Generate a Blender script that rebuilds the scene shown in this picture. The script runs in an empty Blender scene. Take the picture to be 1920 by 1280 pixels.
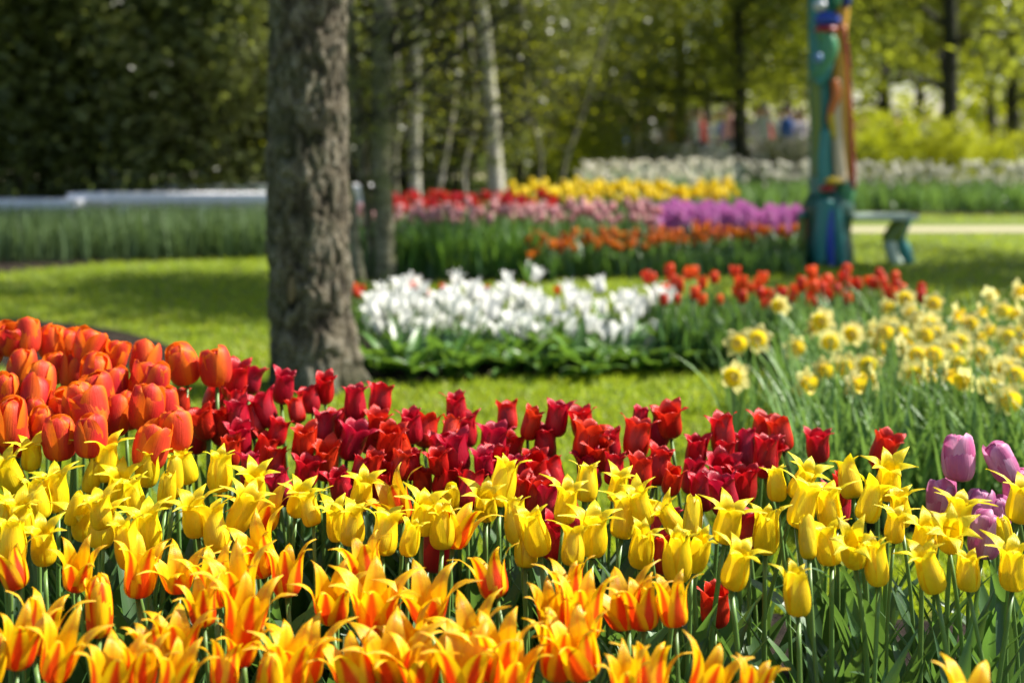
import bpy, bmesh, math, random
import numpy as np
from mathutils import Vector, Matrix, noise as mnoise

random.seed(7)
RNG = np.random.default_rng(11)
sc = bpy.context.scene
COL = sc.collection

# ------------------------------------------------------------------ camera, world, sun, exposure
CAM_H, FPX, HZ = 1.10, 2400.0, 250.0        # eye height, focal length in photo pixels, horizon row
cam_d = bpy.data.cameras.new("camera")
cam = bpy.data.objects.new("camera", cam_d); COL.objects.link(cam)
cam.location = (0, 0, CAM_H); cam.rotation_euler = (math.radians(90), 0, 0)
cam_d.sensor_width = 36; cam_d.lens = 36 * FPX / 1920
cam_d.shift_y = -(640 - HZ) / 1920
cam_d.clip_start = 0.05; cam_d.clip_end = 600
cam_d.dof.use_dof = True
cam_d.dof.focus_distance = FPX / 1110.0
cam_d.dof.aperture_fstop = 0.045 / 0.018    # a wide 18 mm pupil
sc.camera = cam

SUN = Vector((0.80, 0.22, 0.86)).normalized()
world = bpy.data.worlds.new("World"); sc.world = world; world.use_nodes = True
wn = world.node_tree
sky = wn.nodes.new("ShaderNodeTexSky"); sky.sky_type = 'NISHITA'; sky.sun_disc = False
sky.sun_elevation = math.asin(SUN.z); sky.sun_rotation = math.atan2(SUN.x, SUN.y)
bg = wn.nodes["Background"]; bg.inputs[1].default_value = 0.075
wn.links.new(sky.outputs[0], bg.inputs[0])
sun_d = bpy.data.lights.new("sun", 'SUN'); sun_d.energy = 5.0; sun_d.angle = math.radians(0.5)
sun_d.color = (1.0, 0.95, 0.86)
sun = bpy.data.objects.new("sun", sun_d); COL.objects.link(sun)
sun.rotation_euler = SUN.to_track_quat('Z', 'Y').to_euler(); sun.location = SUN * 30
sc.view_settings.view_transform = 'Standard'; sc.view_settings.look = 'None'
sc.view_settings.exposure = 1.28; sc.view_settings.gamma = 1
sc.cycles.max_bounces = 8; sc.cycles.transmission_bounces = 6; sc.cycles.transparent_max_bounces = 6
sc.cycles.use_denoising = True

# ------------------------------------------------------------------ helpers
def P(px, py, s):                            # photo pixel at a scale of s pixels per metre -> world point
    return Vector(((px - 960) / s, FPX / s, CAM_H - (py - HZ) / s))
def G(px, py):                               # the point of the ground (z = 0) under a pixel
    s = (py - HZ) / CAM_H
    return Vector(((px - 960) / s, FPX / s, 0))
def tag(o, label=None, cat=None, group=None, kind=None):
    for k, v in (("label", label), ("category", cat), ("group", group), ("kind", kind)):
        if v: o[k] = v
    return o
def empty(name, loc):
    o = bpy.data.objects.new(name, None); o.location = loc; o.empty_display_size = .05
    COL.objects.link(o); return o
class MB:                                    # collects vertices, faces, uvs and materials of ONE mesh
    def __init__(s): s.v, s.f, s.uv, s.mi, s.n = [], [], [], [], 0
    def add(s, v, f, uv=None, mi=0):
        v = np.asarray(v, float).reshape(-1, 3)
        uv = np.zeros((len(v), 2)) if uv is None else np.asarray(uv, float)
        s.v.append(v); s.uv.append(uv)
        for q in f: s.f.append(tuple(int(i) + s.n for i in q)); s.mi.append(mi)
        s.n += len(v); return s
    def grid(s, pts, uv=None, mi=0, wrap=False):
        a, b = pts.shape[:2]; f = []
        for i in range(a - 1):
            for j in range(b if wrap else b - 1):
                k = (j + 1) % b
                f.append((i * b + j, i * b + k, (i + 1) * b + k, (i + 1) * b + j))
        if uv is None:
            U, V = np.meshgrid(np.linspace(0, 1, b), np.linspace(0, 1, a)); uv = np.stack([U, V], -1)
        return s.add(pts.reshape(-1, 3), f, uv.reshape(-1, 2), mi)
    def tube(s, pts, rad, n=8, mi=0, cap=True):
        pts = np.asarray(pts, float); rad = np.broadcast_to(np.asarray(rad, float), (len(pts),))
        t = np.gradient(pts, axis=0); t /= np.linalg.norm(t, axis=1)[:, None] + 1e-9
        ref = np.array([0, 1, 0.]) if abs(t[0][1]) < .9 else np.array([1., 0, 0])
        u = np.cross(t, ref); u /= np.linalg.norm(u, axis=1)[:, None] + 1e-9
        w = np.cross(t, u); a = np.linspace(0, 2 * np.pi, n, endpoint=False)
        ring = pts[:, None] + rad[:, None, None] * (np.cos(a)[None, :, None] * u[:, None] + np.sin(a)[None, :, None] * w[:, None])
        k = s.n; s.grid(ring, mi=mi, wrap=True)
        if cap:
            m = len(pts); s.f.append(tuple(k + i for i in range(n))[::-1]); s.mi.append(mi)
            s.f.append(tuple(k + (m - 1) * n + i for i in range(n))); s.mi.append(mi)
        return s
    def box(s, c, d, mi=0, rot=None):
        x, y, z = (q / 2 for q in d)
        v = np.array([(a * x, b * y, e * z) for a in (-1, 1) for b in (-1, 1) for e in (-1, 1)])
        if rot is not None: v = v @ np.array(rot.to_3x3()).T
        return s.add(v + np.array(c), [(0, 1, 3, 2), (4, 6, 7, 5), (0, 4, 5, 1), (2, 3, 7, 6), (0, 2, 6, 4), (1, 5, 7, 3)], None, mi)
    def mesh(s, name, mats, smooth=True):
        v = np.concatenate(s.v); uv = np.concatenate(s.uv)
        me = bpy.data.meshes.new(name); me.from_pydata(v.tolist(), [], s.f)
        l = np.empty(len(me.loops), np.int32); me.loops.foreach_get("vertex_index", l)
        lay = me.uv_layers.new(name="UVMap"); lay.data.foreach_set("uv", uv[l].astype(np.float32).ravel())
        for m in (mats if isinstance(mats, (list, tuple)) else [mats]): me.materials.append(m)
        me.polygons.foreach_set("material_index", np.array(s.mi, np.int32))
        me.polygons.foreach_set("use_smooth", np.full(len(s.f), smooth))
        me.update(); return me
    def build(s, name, mats, parent=None, loc=None, smooth=True, bevel=0):
        o = bpy.data.objects.new(name, s.mesh(name, mats, smooth)); COL.objects.link(o)
        if parent: o.parent = parent
        if loc is not None: o.location = loc
        if bevel:
            b = o.modifiers.new("edge", 'BEVEL'); b.width = bevel; b.segments = 2
        return o
def put(name, me, parent=None, loc=(0, 0, 0), rot=(0, 0, 0), scale=(1, 1, 1)):
    o = bpy.data.objects.new(name, me); COL.objects.link(o)
    if parent: o.parent = parent
    o.location = loc; o.rotation_euler = rot; o.scale = scale; return o
def fast_mesh(name, V, F, uv, mat, smooth=False):    # V (n,3), F (m,k) same-size faces
    me = bpy.data.meshes.new(name); m, k = F.shape
    me.vertices.add(len(V)); me.vertices.foreach_set("co", V.astype(np.float32).ravel())
    me.loops.add(m * k); me.loops.foreach_set("vertex_index", F.astype(np.int32).ravel())
    me.polygons.add(m); me.polygons.foreach_set("loop_start", np.arange(0, m * k, k, dtype=np.int32))
    lay = me.uv_layers.new(name="UVMap"); lay.data.foreach_set("uv", uv[F.ravel()].astype(np.float32).ravel())
    me.polygons.foreach_set("use_smooth", np.full(m, smooth))
    me.materials.append(mat); me.update(calc_edges=True); me.validate(); return me
def catmull(xs, n):
    xs = np.asarray(xs, float); m = len(xs); t = np.linspace(0, m - 1, n); i = np.clip(t.astype(int), 0, m - 2); f = t - i
    e = np.concatenate([[2 * xs[0] - xs[1]], xs, [2 * xs[-1] - xs[-2]]])
    p0, p1, p2, p3 = e[i], e[i + 1], e[i + 2], e[i + 3]
    return .5 * (2 * p1 + (p2 - p0) * f + (2 * p0 - 5 * p1 + 4 * p2 - p3) * f ** 2 + (3 * p1 - p0 - 3 * p2 + p3) * f ** 3)
ONES = "zeroth first second third fourth fifth sixth seventh eighth ninth tenth eleventh twelfth thirteenth fourteenth fifteenth sixteenth seventeenth eighteenth nineteenth".split()
def ordinal(n):
    if n < 20: return ONES[n]
    t = {2: "twent", 3: "thirt", 4: "fort", 5: "fift", 6: "sixt", 7: "sevent"}[n // 10]
    return t + "ieth" if n % 10 == 0 else t + "y-" + ONES[n % 10]

# ------------------------------------------------------------------ materials
class NT:
    def __init__(s, name):
        s.m = bpy.data.materials.new(name); s.m.use_nodes = True; s.t = s.m.node_tree; s.N = s.t.nodes; s.L = s.t.links
        s.N.clear(); s.out = s.N.new("ShaderNodeOutputMaterial")
    def n(s, ty, **k):
        o = s.N.new(ty)
        for a, b in k.items(): setattr(o, a, b)
        return o
    def link(s, a, b): s.L.new(a, b)
    def val(s, x, sock):
        if hasattr(x, "is_output"): s.link(x, sock)
        else: sock.default_value = x
    def math(s, op, a, b=0.0, clamp=False):
        o = s.n("ShaderNodeMath", operation=op, use_clamp=clamp); s.val(a, o.inputs[0]); s.val(b, o.inputs[1]); return o.outputs[0]
    def smooth(s, x, lo, hi, a=0., b=1.):
        o = s.n("ShaderNodeMapRange", interpolation_type='SMOOTHSTEP'); s.val(x, o.inputs[0])
        o.inputs[1].default_value = lo; o.inputs[2].default_value = hi; o.inputs[3].default_value = a; o.inputs[4].default_value = b
        return o.outputs[0]
    def mix(s, f, a, b, bt='MIX'):
        o = s.n("ShaderNodeMix", data_type='RGBA', blend_type=bt); s.val(f, o.inputs[0])
        for x, k in ((a, 6), (b, 7)):
            if hasattr(x, "is_output"): s.link(x, o.inputs[k])
            else: o.inputs[k].default_value = (*x, 1)
        return o.outputs[2]
    def noise(s, vec, scale, detail=3, rough=.55):
        o = s.n("ShaderNodeTexNoise"); s.link(vec, o.inputs[0]); o.inputs["Scale"].default_value = scale
        o.inputs["Detail"].default_value = detail; o.inputs["Roughness"].default_value = rough; return o.outputs[0]
    def mapping(s, vec, scale):
        o = s.n("ShaderNodeMapping"); s.link(vec, o.inputs[0]); o.inputs["Scale"].default_value = scale; return o.outputs[0]
    def hsv(s, col, h=.5, sat=1., v=1.):
        o = s.n("ShaderNodeHueSaturation"); s.val(h, o.inputs[0]); s.val(sat, o.inputs[1]); s.val(v, o.inputs[2]); s.val(col, o.inputs[4]); return o.outputs[0]
    def bump(s, h, strength, dist=.01):
        o = s.n("ShaderNodeBump"); s.link(h, o.inputs["Height"]); o.inputs["Strength"].default_value = strength; o.inputs["Distance"].default_value = dist; return o.outputs[0]
    def finish(s, col, rough=.5, spec=.4, trans=0., tcol=None, normal=None, sheen=0):
        b = s.n("ShaderNodeBsdfPrincipled"); s.val(col if hasattr(col, "is_output") else (*col, 1), b.inputs["Base Color"])
        s.val(rough, b.inputs["Roughness"]); b.inputs["Specular IOR Level"].default_value = spec
        if normal: s.link(normal, b.inputs["Normal"])
        if sheen: b.inputs["Sheen Weight"].default_value = sheen
        sh = b.outputs[0]
        if trans:
            t = s.n("ShaderNodeBsdfTranslucent"); c = tcol if tcol is not None else col
            s.val(c if hasattr(c, "is_output") else (*c, 1), t.inputs[0])
            if normal: s.link(normal, t.inputs[1])
            mx = s.n("ShaderNodeMixShader"); mx.inputs[0].default_value = trans; s.link(sh, mx.inputs[1]); s.link(t.outputs[0], mx.inputs[2]); sh = mx.outputs[0]
        s.link(sh, s.out.inputs[0]); return s.m

def petal_mat(name, center, edge, inner, base, lo=.35, hi=.85, vgain=.5, trans=.42, var=.06, rough=.38, spec=.45):
    t = NT(name); uv = t.n("ShaderNodeUVMap"); sep = t.n("ShaderNodeSeparateXYZ"); t.link(uv.outputs[0], sep.inputs[0])
    u, v = sep.outputs[0], sep.outputs[1]
    e = t.math('MULTIPLY', t.math('ABSOLUTE', t.math('SUBTRACT', u, .5)), 2)
    rnd = t.n("ShaderNodeObjectInfo").outputs["Random"]
    streak = t.noise(t.mapping(uv.outputs[0], (26, 1.6, 1)), 1.0, 3)
    x = t.math('ADD', t.math('ADD', e, t.math('MULTIPLY', v, vgain)), t.math('MULTIPLY', t.math('SUBTRACT', streak, .5), .55))
    outer = t.mix(t.smooth(x, lo, hi), center, edge)
    inn = t.mix(t.smooth(t.math('ADD', e, t.math('MULTIPLY', streak, .4)), .1, .6), t.mix(.35, inner, center), inner)
    back = t.n("ShaderNodeNewGeometry").outputs["Backfacing"]
    c = t.mix(back, inn, outer)
    c = t.mix(t.smooth(v, .16, .02), c, base)
    c = t.mix(t.math('MULTIPLY', streak, .5), c, (0, 0, 0), 'SOFT_LIGHT')
    mot = t.noise(t.n("ShaderNodeTexCoord").outputs["Object"], 55, 4, .6); c = t.hsv(c, .5, 1., t.math('ADD', .82, t.math('MULTIPLY', mot, .36)))
    c = t.hsv(c, t.math('ADD', .5 - var * .08, t.math('MULTIPLY', rnd, var * .16)), 1.0, t.math('ADD', 1 - var * 1.6, t.math('MULTIPLY', rnd, var * 3.2)))
    return t.finish(c, rough, spec, trans, c, t.bump(t.math('ADD', streak, t.math('MULTIPLY', mot, .6)), .45, .003))
def leaf_mat(name, a, b, tc, trans=.35, rough=.42, spec=.45, veins=True, hueby=.03):
    t = NT(name); uv = t.n("ShaderNodeUVMap"); geo = t.n("ShaderNodeNewGeometry"); oi = t.n("ShaderNodeObjectInfo")
    isl = geo.outputs["Random Per Island"]
    c = t.mix(isl, a, b)
    st = t.noise(t.mapping(uv.outputs[0], (30, 2, 1)), 1.0, 2)
    if veins: c = t.mix(t.math('MULTIPLY', st, .5), c, (.9, 1., .8), 'SOFT_LIGHT')
    k = t.math('ADD', t.math('MULTIPLY', isl, .6), t.math('MULTIPLY', oi.outputs["Random"], .4))
    c = t.hsv(c, t.math('ADD', .5 - hueby / 2, t.math('MULTIPLY', k, hueby)), 1., t.math('ADD', .75, t.math('MULTIPLY', k, .5)))
    tt = t.mix(.5, c, tc)
    return t.finish(c, rough, spec, trans, tt, t.bump(st, .2, .002) if veins else None)
def grass_mat():
    t = NT("grass_blade"); uv = t.n("ShaderNodeUVMap"); co = t.n("ShaderNodeTexCoord").outputs["Object"]; isl = t.n("ShaderNodeNewGeometry").outputs["Random Per Island"]
    big = t.noise(co, 1.1, 4, .6); sm = t.noise(co, 9, 3, .6)
    c = t.mix(t.math('ADD', t.math('MULTIPLY', isl, .5), t.math('MULTIPLY', sm, .5)), (.16, .26, .012), (.32, .39, .018))
    c = t.hsv(c, t.math('ADD', .475, t.math('MULTIPLY', big, .05)), 1., t.math('ADD', .45, t.math('MULTIPLY', t.math('ADD', big, sm), .55)))
    c = t.mix(t.smooth(isl, .93, .96), c, (.42, .36, .12))
    return t.finish(c, .5, .3, .45, t.mix(.5, c, (.58, .68, .02)))
def plain(name, col, rough=.5, spec=.4, var=.12, scale=9, bump=.2):
    t = NT(name); co = t.n("ShaderNodeTexCoord").outputs["Object"]; nz = t.noise(co, scale, 5)
    c = t.mix(nz, tuple(x * (1 - var) for x in col), tuple(min(1, x * (1 + var)) for x in col))
    return t.finish(c, t.math('ADD', rough - .1, t.math('MULTIPLY', nz, .2)), spec, normal=t.bump(nz, bump, .004))
def bark_mat(name, dark, light, moss, mossamt=.5, scale=(14, 14, 3)):
    t = NT(name); co = t.n("ShaderNodeTexCoord").outputs["Object"]
    fis = t.noise(t.mapping(co, scale), 1.6, 8, .65); blot = t.noise(co, 3.2, 4); fine = t.noise(t.mapping(co, (60, 60, 25)), 1.0, 6, .7)
    c = t.mix(t.smooth(fis, .36, .64), dark, light)
    c = t.mix(t.math('MULTIPLY', t.smooth(blot, .45, .62), mossamt), c, moss)
    c = t.mix(t.math('MULTIPLY', t.smooth(fine, .5, .75), .55), c, tuple(min(1, x * 1.9) for x in light))
    h = t.math('ADD', t.math('MULTIPLY', fis, 1.0), t.math('MULTIPLY', fine, .4))
    return t.finish(c, .9, .2, normal=t.bump(h, .9, .02))

M = {}
M['flame'] = petal_mat("flame_petal", (.78, .085, .004), (.93, .64, .006), (.93, .60, .005), (.72, .34, .01), .50, .92, .60, .38)
M['yellow'] = petal_mat("yellow_petal", (.88, .66, .008), (.92, .78, .016), (.92, .76, .012), (.60, .52, .03), .3, 1., .4, .38)
M['red'] = petal_mat("red_petal", (.46, .005, .011), (.70, .014, .014), (.62, .010, .012), (.22, .02, .02), .5, 1.25, .6, .32, .12, .40, .5)
M['coral'] = petal_mat("coral_petal", (.70, .060, .030), (.90, .24, .014), (.86, .22, .012), (.70, .22, .02), .35, 1.0, .2, .40, .10, .5, .3)
M['white'] = petal_mat("white_petal", (.86, .86, .82), (.90, .90, .87), (.88, .88, .84), (.68, .74, .42), .4, 1., .4, .42, .03)
M['purple'] = petal_mat("purple_petal", (.62, .16, .38), (.82, .42, .62), (.66, .22, .44), (.6, .42, .45), .4, 1.1, .5, .36, .08)
M['scarlet'] = petal_mat("scarlet_petal", (.74, .050, .018), (.86, .13, .015), (.8, .1, .01), (.5, .2, .02), .4, 1., .4, .36, .1)
M['bronze'] = petal_mat("bronze_petal", (.66, .11, .015), (.90, .33, .02), (.85, .34, .02), (.5, .2, .03), .35, .9, .3, .34, .12)
M['pink'] = petal_mat("pink_petal", (.70, .28, .36), (.80, .55, .50), (.75, .5, .45), (.75, .65, .45), .4, 1.1, .4, .38, .1)
M['gold'] = petal_mat("gold_petal", (.92, .72, .010), (.94, .80, .015), (.92, .78, .01), (.6, .5, .03), .3, 1., .4, .4, .06)
M['cream'] = petal_mat("cream_petal", (.78, .74, .62), (.82, .80, .72), (.8, .77, .66), (.6, .62, .35), .4, 1., .4, .4, .05)
M['daff'] = petal_mat("daffodil_petal", (.86, .79, .36), (.88, .83, .44), (.86, .80, .34), (.84, .70, .10), .3, 1., .3, .38, .08)
M['corona'] = petal_mat("daffodil_corona", (.86, .64, .02), (.88, .70, .03), (.86, .62, .02), (.75, .6, .04), .3, 1., .4, .36, .06)
M['hyac'] = petal_mat("purple_floret", (.55, .17, .46), (.72, .34, .62), (.62, .24, .54), (.45, .25, .35), .4, 1.1, .3, .34, .12)
M['stem'] = leaf_mat("tulip_stem", (.11, .20, .045), (.14, .24, .05), (.2, .35, .04), .12, .4, .4, False)
M['leaf'] = leaf_mat("tulip_leaf", (.038, .085, .034), (.068, .135, .038), (.22, .40, .03), .32, .38, .5)
M['leafB'] = leaf_mat("glossy_bulb_leaf", (.045, .105, .030), (.085, .17, .035), (.25, .42, .02), .34, .36, .5)
M['narrow'] = leaf_mat("daffodil_leaf", (.085, .165, .048), (.15, .25, .062), (.27, .42, .05), .3, .4, .5)
M['grass'] = grass_mat()
M['belt'] = leaf_mat("belt_leaf", (.050, .085, .036), (.105, .145, .062), (.20, .30, .05), .3, .38, .5)
M['ever'] = leaf_mat("evergreen_leaf", (.060, .085, .020), (.170, .190, .055), (.30, .34, .03), .40, .34, .55, False)
M['olive'] = leaf_mat("olive_leaf", (.090, .115, .018), (.20, .22, .034), (.46, .50, .02), .5, .42, .45, False)
M['lime'] = leaf_mat("spring_leaf", (.25, .30, .014), (.42, .44, .020), (.68, .70, .015), .58, .45, .4, False)
M['bark'] = bark_mat("rough_bark", (.035, .030, .022), (.16, .14, .105), (.060, .068, .026), .6)
M['birch'] = bark_mat("pale_birch_bark", (.24, .22, .15), (.58, .55, .46), (.22, .24, .09), .5, (5, 5, 22))
M['greenbark'] = bark_mat("mossy_bark", (.075, .070, .040), (.26, .24, .16), (.14, .16, .05), .7, (6, 6, 14))
M['darkbark'] = bark_mat("dark_bark", (.018, .016, .011), (.06, .055, .04), (.04, .045, .015), .5)

def soil_mat():
    t = NT("garden_soil"); co = t.n("ShaderNodeTexCoord").outputs["Object"]
    a = t.noise(co, 9, 8, .7); b = t.noise(co, 60, 5, .7)
    c = t.mix(t.smooth(a, .35, .7), (.018, .013, .009), (.060, .043, .030)); c = t.mix(t.math('MULTIPLY', t.smooth(b, .6, .75), .6), c, (.12, .09, .06))
    return t.finish(c, .95, .15, normal=t.bump(t.math('ADD', a, b), 1, .03))
def ground_mat():
    t = NT("lawn_turf"); co = t.n("ShaderNodeTexCoord").outputs["Object"]
    a = t.noise(co, .9, 4); b = t.noise(co, 45, 5, .7)
    c = t.mix(a, (.075, .12, .009), (.115, .155, .011)); c = t.mix(t.math('MULTIPLY', b, .6), c, (.16, .20, .03))
    return t.finish(c, .8, .2, normal=t.bump(b, .8, .02))
M['soil'], M['turf'] = soil_mat(), ground_mat()
M['path'] = plain("pale_gravel", (.34, .31, .19), .9, .2, .2, 40)
M['whitepaint'] = plain("white_paint", (.84, .83, .86), .35, .5, .06, 6)
M['wall'] = plain("grey_green_stone", (.34, .40, .34), .8, .3, .15, 8)

# ------------------------------------------------------------------ ground, soil, path
gm = MB(); N = 41
gx = np.concatenate([np.linspace(-160, -12, 12), np.linspace(-10, 10, 21), np.linspace(12, 160, 12)]); gy = np.concatenate([np.linspace(-20, 24, 23), np.linspace(30, 420, 14)])
X, Y = np.meshgrid(gx, gy); gm.grid(np.stack([X, Y, 0 * X], -1)); tag(gm.build("lawn", M['turf']), kind="structure")
SOILS = {
 "front_bed_soil": [Vector((-1.5, .9, 0)), Vector((1.25, .9, 0)), Vector((1.35, 2.75, 0)), Vector((1.2, 2.85, 0)), Vector((.4, 2.95, 0)), Vector((-.4, 3.1, 0)), Vector((-1.2, 3.05, 0)), Vector((-1.5, 3.1, 0))],
 "side_bed_soil": [G(-300, 596), G(60, 600), G(200, 616), G(300, 640), G(338, 664), G(325, 692), G(200, 700), G(-300, 680)],
 "white_bed_soil": [G(640, 722), G(760, 719), G(900, 711), G(1100, 698), G(1450, 692), G(1800, 684), G(1800, 606), G(1000, 600), G(680, 596)],
 "daffodil_bed_soil": [G(1445, 705), G(1470, 800), G(1520, 900), G(1560, 1010), G(2060, 1010), G(2060, 686), G(1800, 689)],
 "far_bed_soil": [G(640, 530), G(760, 531), G(1000, 526), G(1500, 512), G(1510, 440), G(1420, 385), G(640, 385)],
 "hedge_bed_soil": [G(-300, 525), G(0, 512), G(200, 492), G(520, 480), G(520, 448), G(-300, 448)],
 "cream_bed_soil": [G(1060, 404), G(2400, 404), G(2400, 374), G(1060, 374)],
}
for k, pts in SOILS.items():
    m = MB(); n = len(pts); c = sum(pts, Vector()) / n
    v = [p + Vector((0, 0, .004)) for p in pts]; m.add([tuple(p) for p in v], [tuple(range(n))])
    me = m.mesh(k, M['soil'], False); bmh = bmesh.new(); bmh.from_mesh(me); bmesh.ops.recalc_face_normals(bmh, faces=bmh.faces)
    if bmh.faces[:][0].normal.z < 0: bmesh.ops.reverse_faces(bmh, faces=bmh.faces[:])
    bmh.to_mesh(me); bmh.free(); tag(put(k, me), kind="structure")
pm = MB(); a, b = 2400 / 170, 2400 / 161
pm.add([(2.5, a, .008), (40, a + .8, .008), (40, b + 1.5, .008), (2.5, b, .008)], [(0, 1, 2, 3)]); tag(pm.build("gravel_path", M['path'], smooth=False), kind="structure")
pm = MB(); pm.add([(-40, 31, .008), (60, 31, .008), (60, 38, .008), (-40, 38, .008)], [(0, 1, 2, 3)]); tag(pm.build("visitor_path", M['path'], smooth=False), kind="structure")

def in_poly(x, y, poly):
    r = np.zeros(len(x), bool); n = len(poly)
    for i in range(n):
        x0, y0, x1, y1 = poly[i].x, poly[i].y, poly[(i + 1) % n].x, poly[(i + 1) % n].y
        c = ((y0 > y) != (y1 > y)); r ^= c & (x < (x1 - x0) * (y - y0) / (y1 - y0 + 1e-12) + x0)
    return r
# short lawn grass: far more blades than anyone could count
nb = 210000
ss = RNG.uniform(130, 900, nb); yy = FPX / ss; xx = RNG.uniform(-1600, 1600, nb) / ss
keep = ~(yy < 2.9)
for p in SOILS.values(): keep &= ~in_poly(xx, yy, p)
keep &= ~((yy > 13.9) & (yy < 16) & (xx > 2.4))
xx, yy = xx[keep], yy[keep]; nb = len(xx)
hh = RNG.uniform(.014, .030, nb) * (1 + .06 * yy); ww = .0016 * (1 + .35 * yy); an = RNG.uniform(0, 2 * np.pi, nb); le = RNG.uniform(.2, 1.1, nb) * hh; la = RNG.uniform(0, 2 * np.pi, nb)
V = np.zeros((nb, 3, 3)); V[:, 0] = np.stack([xx - np.cos(an) * ww, yy - np.sin(an) * ww, 0 * xx], -1); V[:, 1] = np.stack([xx + np.cos(an) * ww, yy + np.sin(an) * ww, 0 * xx], -1)
V[:, 2] = np.stack([xx + np.cos(la) * le, yy + np.sin(la) * le, hh], -1)
me = fast_mesh("grass", V.reshape(-1, 3), np.arange(nb * 3).reshape(-1, 3), np.tile([[0, 0], [1, 0], [.5, 1.]], (nb, 1)), M['grass'])
tag(put("grass", me), kind="stuff")

# ------------------------------------------------------------------ trees, shrubs
def leaf_cloud(name, cen, size, mat, aspect=.5, droop=.3, flat=.5):
    """one small folded leaf at every point of CEN"""
    n = len(cen); sz = size * RNG.uniform(.6, 1.3, n)
    d = RNG.normal(size=(n, 3)); d[:, 2] = d[:, 2] * flat - droop; d /= np.linalg.norm(d, axis=1)[:, None]
    q = RNG.normal(size=(n, 3)); q[:, 2] *= .6; w = np.cross(d, q); w /= np.linalg.norm(w, axis=1)[:, None] + 1e-9
    nn = np.cross(w, d)
    L = sz[:, None]; W = (sz * aspect * .5)[:, None]
    v = np.zeros((n, 6, 3)); v[:, 0] = cen; v[:, 1] = cen + d * L * .35 + w * W + nn * W * .35; v[:, 2] = cen + d * L * .72 + w * W * .8 + nn * W * .3; v[:, 3] = cen + d * L
    v[:, 4] = cen + d * L * .72 - w * W * .8 + nn * W * .3; v[:, 5] = cen + d * L * .35 - w * W + nn * W * .35
    b = np.arange(n)[:, None] * 6
    F = np.concatenate([b + np.array([[0, 1, 2, 3]]), b + np.array([[0, 3, 4, 5]])], 1).reshape(-1, 4)
    return fast_mesh(name, v.reshape(-1, 3), F, np.tile([[.5, 0], [1, .35], [.9, .7], [.5, 1], [.1, .7], [0, .35]], (n, 1)), mat)
def grow(m, p0, d0, length, r0, depth, tips, bend=.22, kids=(2, 4), mi=0, up=.05, seg=6):
    p = np.array(p0, float); d = np.array(d0, float); d /= np.linalg.norm(d); pts, rs = [p.copy()], [r0]
    for i in range(seg):
        d = d + np.array([random.gauss(0, bend), random.gauss(0, bend), random.gauss(0, bend) + up]) * .5; d /= np.linalg.norm(d)
        p = p + d * length / seg; pts.append(p.copy()); rs.append(max(.0025, r0 * (1 - .75 * (i + 1) / seg)))
        if depth <= 1: tips.append(p.copy())
    m.tube(pts, rs, 7 if r0 > .03 else 5, mi)
    if depth > 0:
        for k in range(random.randint(*kids)):
            i = random.randint(2, seg); a = random.uniform(0, 2 * math.pi); sd = np.array([math.cos(a), math.sin(a), random.uniform(-.1, .7)])
            grow(m, pts[i], d * .5 + sd * .8, length * random.uniform(.5, .75), rs[i] * .75, depth - 1, tips, bend, kids, mi, up, seg)
def clumps(tips, n, spread):
    t = np.array(tips); i = RNG.integers(0, len(t), n); return t[i] + RNG.normal(size=(n, 3)) * spread
def make_tree(kind, height, trunk_r, leafmat, bark, nleaf, lsize, crown0, spread=.25, nlimb=9, limb=1.6, aspect=.5, lean=(0, 0)):
    """a trunk with limbs from CROWN0 of its height up, and a crown of leaf-sized faces on their twigs: (trunk mesh, crown mesh)"""
    m = MB(); k = 14; z = np.linspace(0, height, k)
    x = np.cumsum(np.array([random.gauss(0, .035) for _ in z])) * .6 + lean[0] * z; y = np.cumsum(np.array([random.gauss(0, .035) for _ in z])) * .6 + lean[1] * z
    x -= x[0]; y -= y[0]
    r = trunk_r * (1 - .8 * z / height) * (1 + .45 * np.exp(-z / .25)); pts = np.stack([x, y, z], -1); m.tube(pts, r, 14)
    tips = []
    for i in range(nlimb):
        f = crown0 + (1 - crown0) * (i + random.random()) / nlimb; j = f * (k - 1); a = int(min(j, k - 2)); p = pts[a] + (pts[a + 1] - pts[a]) * (j - a)
        an = random.uniform(0, 2 * math.pi)
        grow(m, p, (math.cos(an), math.sin(an), random.uniform(.05, .6)), limb * (1.15 - .6 * f) * random.uniform(.8, 1.2), r[a] * .5, 2, tips)
    return m.mesh(kind + "_trunk", bark), leaf_cloud(kind + "_crown", clumps(tips, nleaf, spread), lsize, leafmat, aspect)
def make_shrub(kind, h, rad, leafmat, bark, nleaf, lsize, stems=7, spread=.16, aspect=.42, low=.0):
    m = MB(); tips = []
    for i in range(stems):
        a = 2 * math.pi * i / stems + random.uniform(-.4, .4); d = (math.cos(a) * rad / h * .8, math.sin(a) * rad / h * .8, 1)
        grow(m, (math.cos(a) * .15, math.sin(a) * .15, -.02), d, h * random.uniform(.7, .95), .035, 2, tips, .25, (3, 4))
    c = clumps(tips, nleaf, spread); k = nleaf // 3                 # outer shell clumps fill the body down to the ground
    cl = RNG.normal(size=(26, 3)); cl /= np.linalg.norm(cl, axis=1)[:, None]; cl = cl * np.array([rad, rad, h * .48]) * RNG.uniform(.55, 1, (26, 1)) + np.array([0, 0, h * .5])
    c2 = cl[RNG.integers(0, 26, 2 * k)] + RNG.normal(size=(2 * k, 3)) * np.array([.3, .3, .26]) * rad / 1.2
    c = np.concatenate([c[: nleaf - k], c2]); c = c[c[:, 2] > low + .02]
    return m.mesh(kind + "_branches", bark), leaf_cloud(kind + "_foliage", c, lsize, leafmat, aspect)
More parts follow.
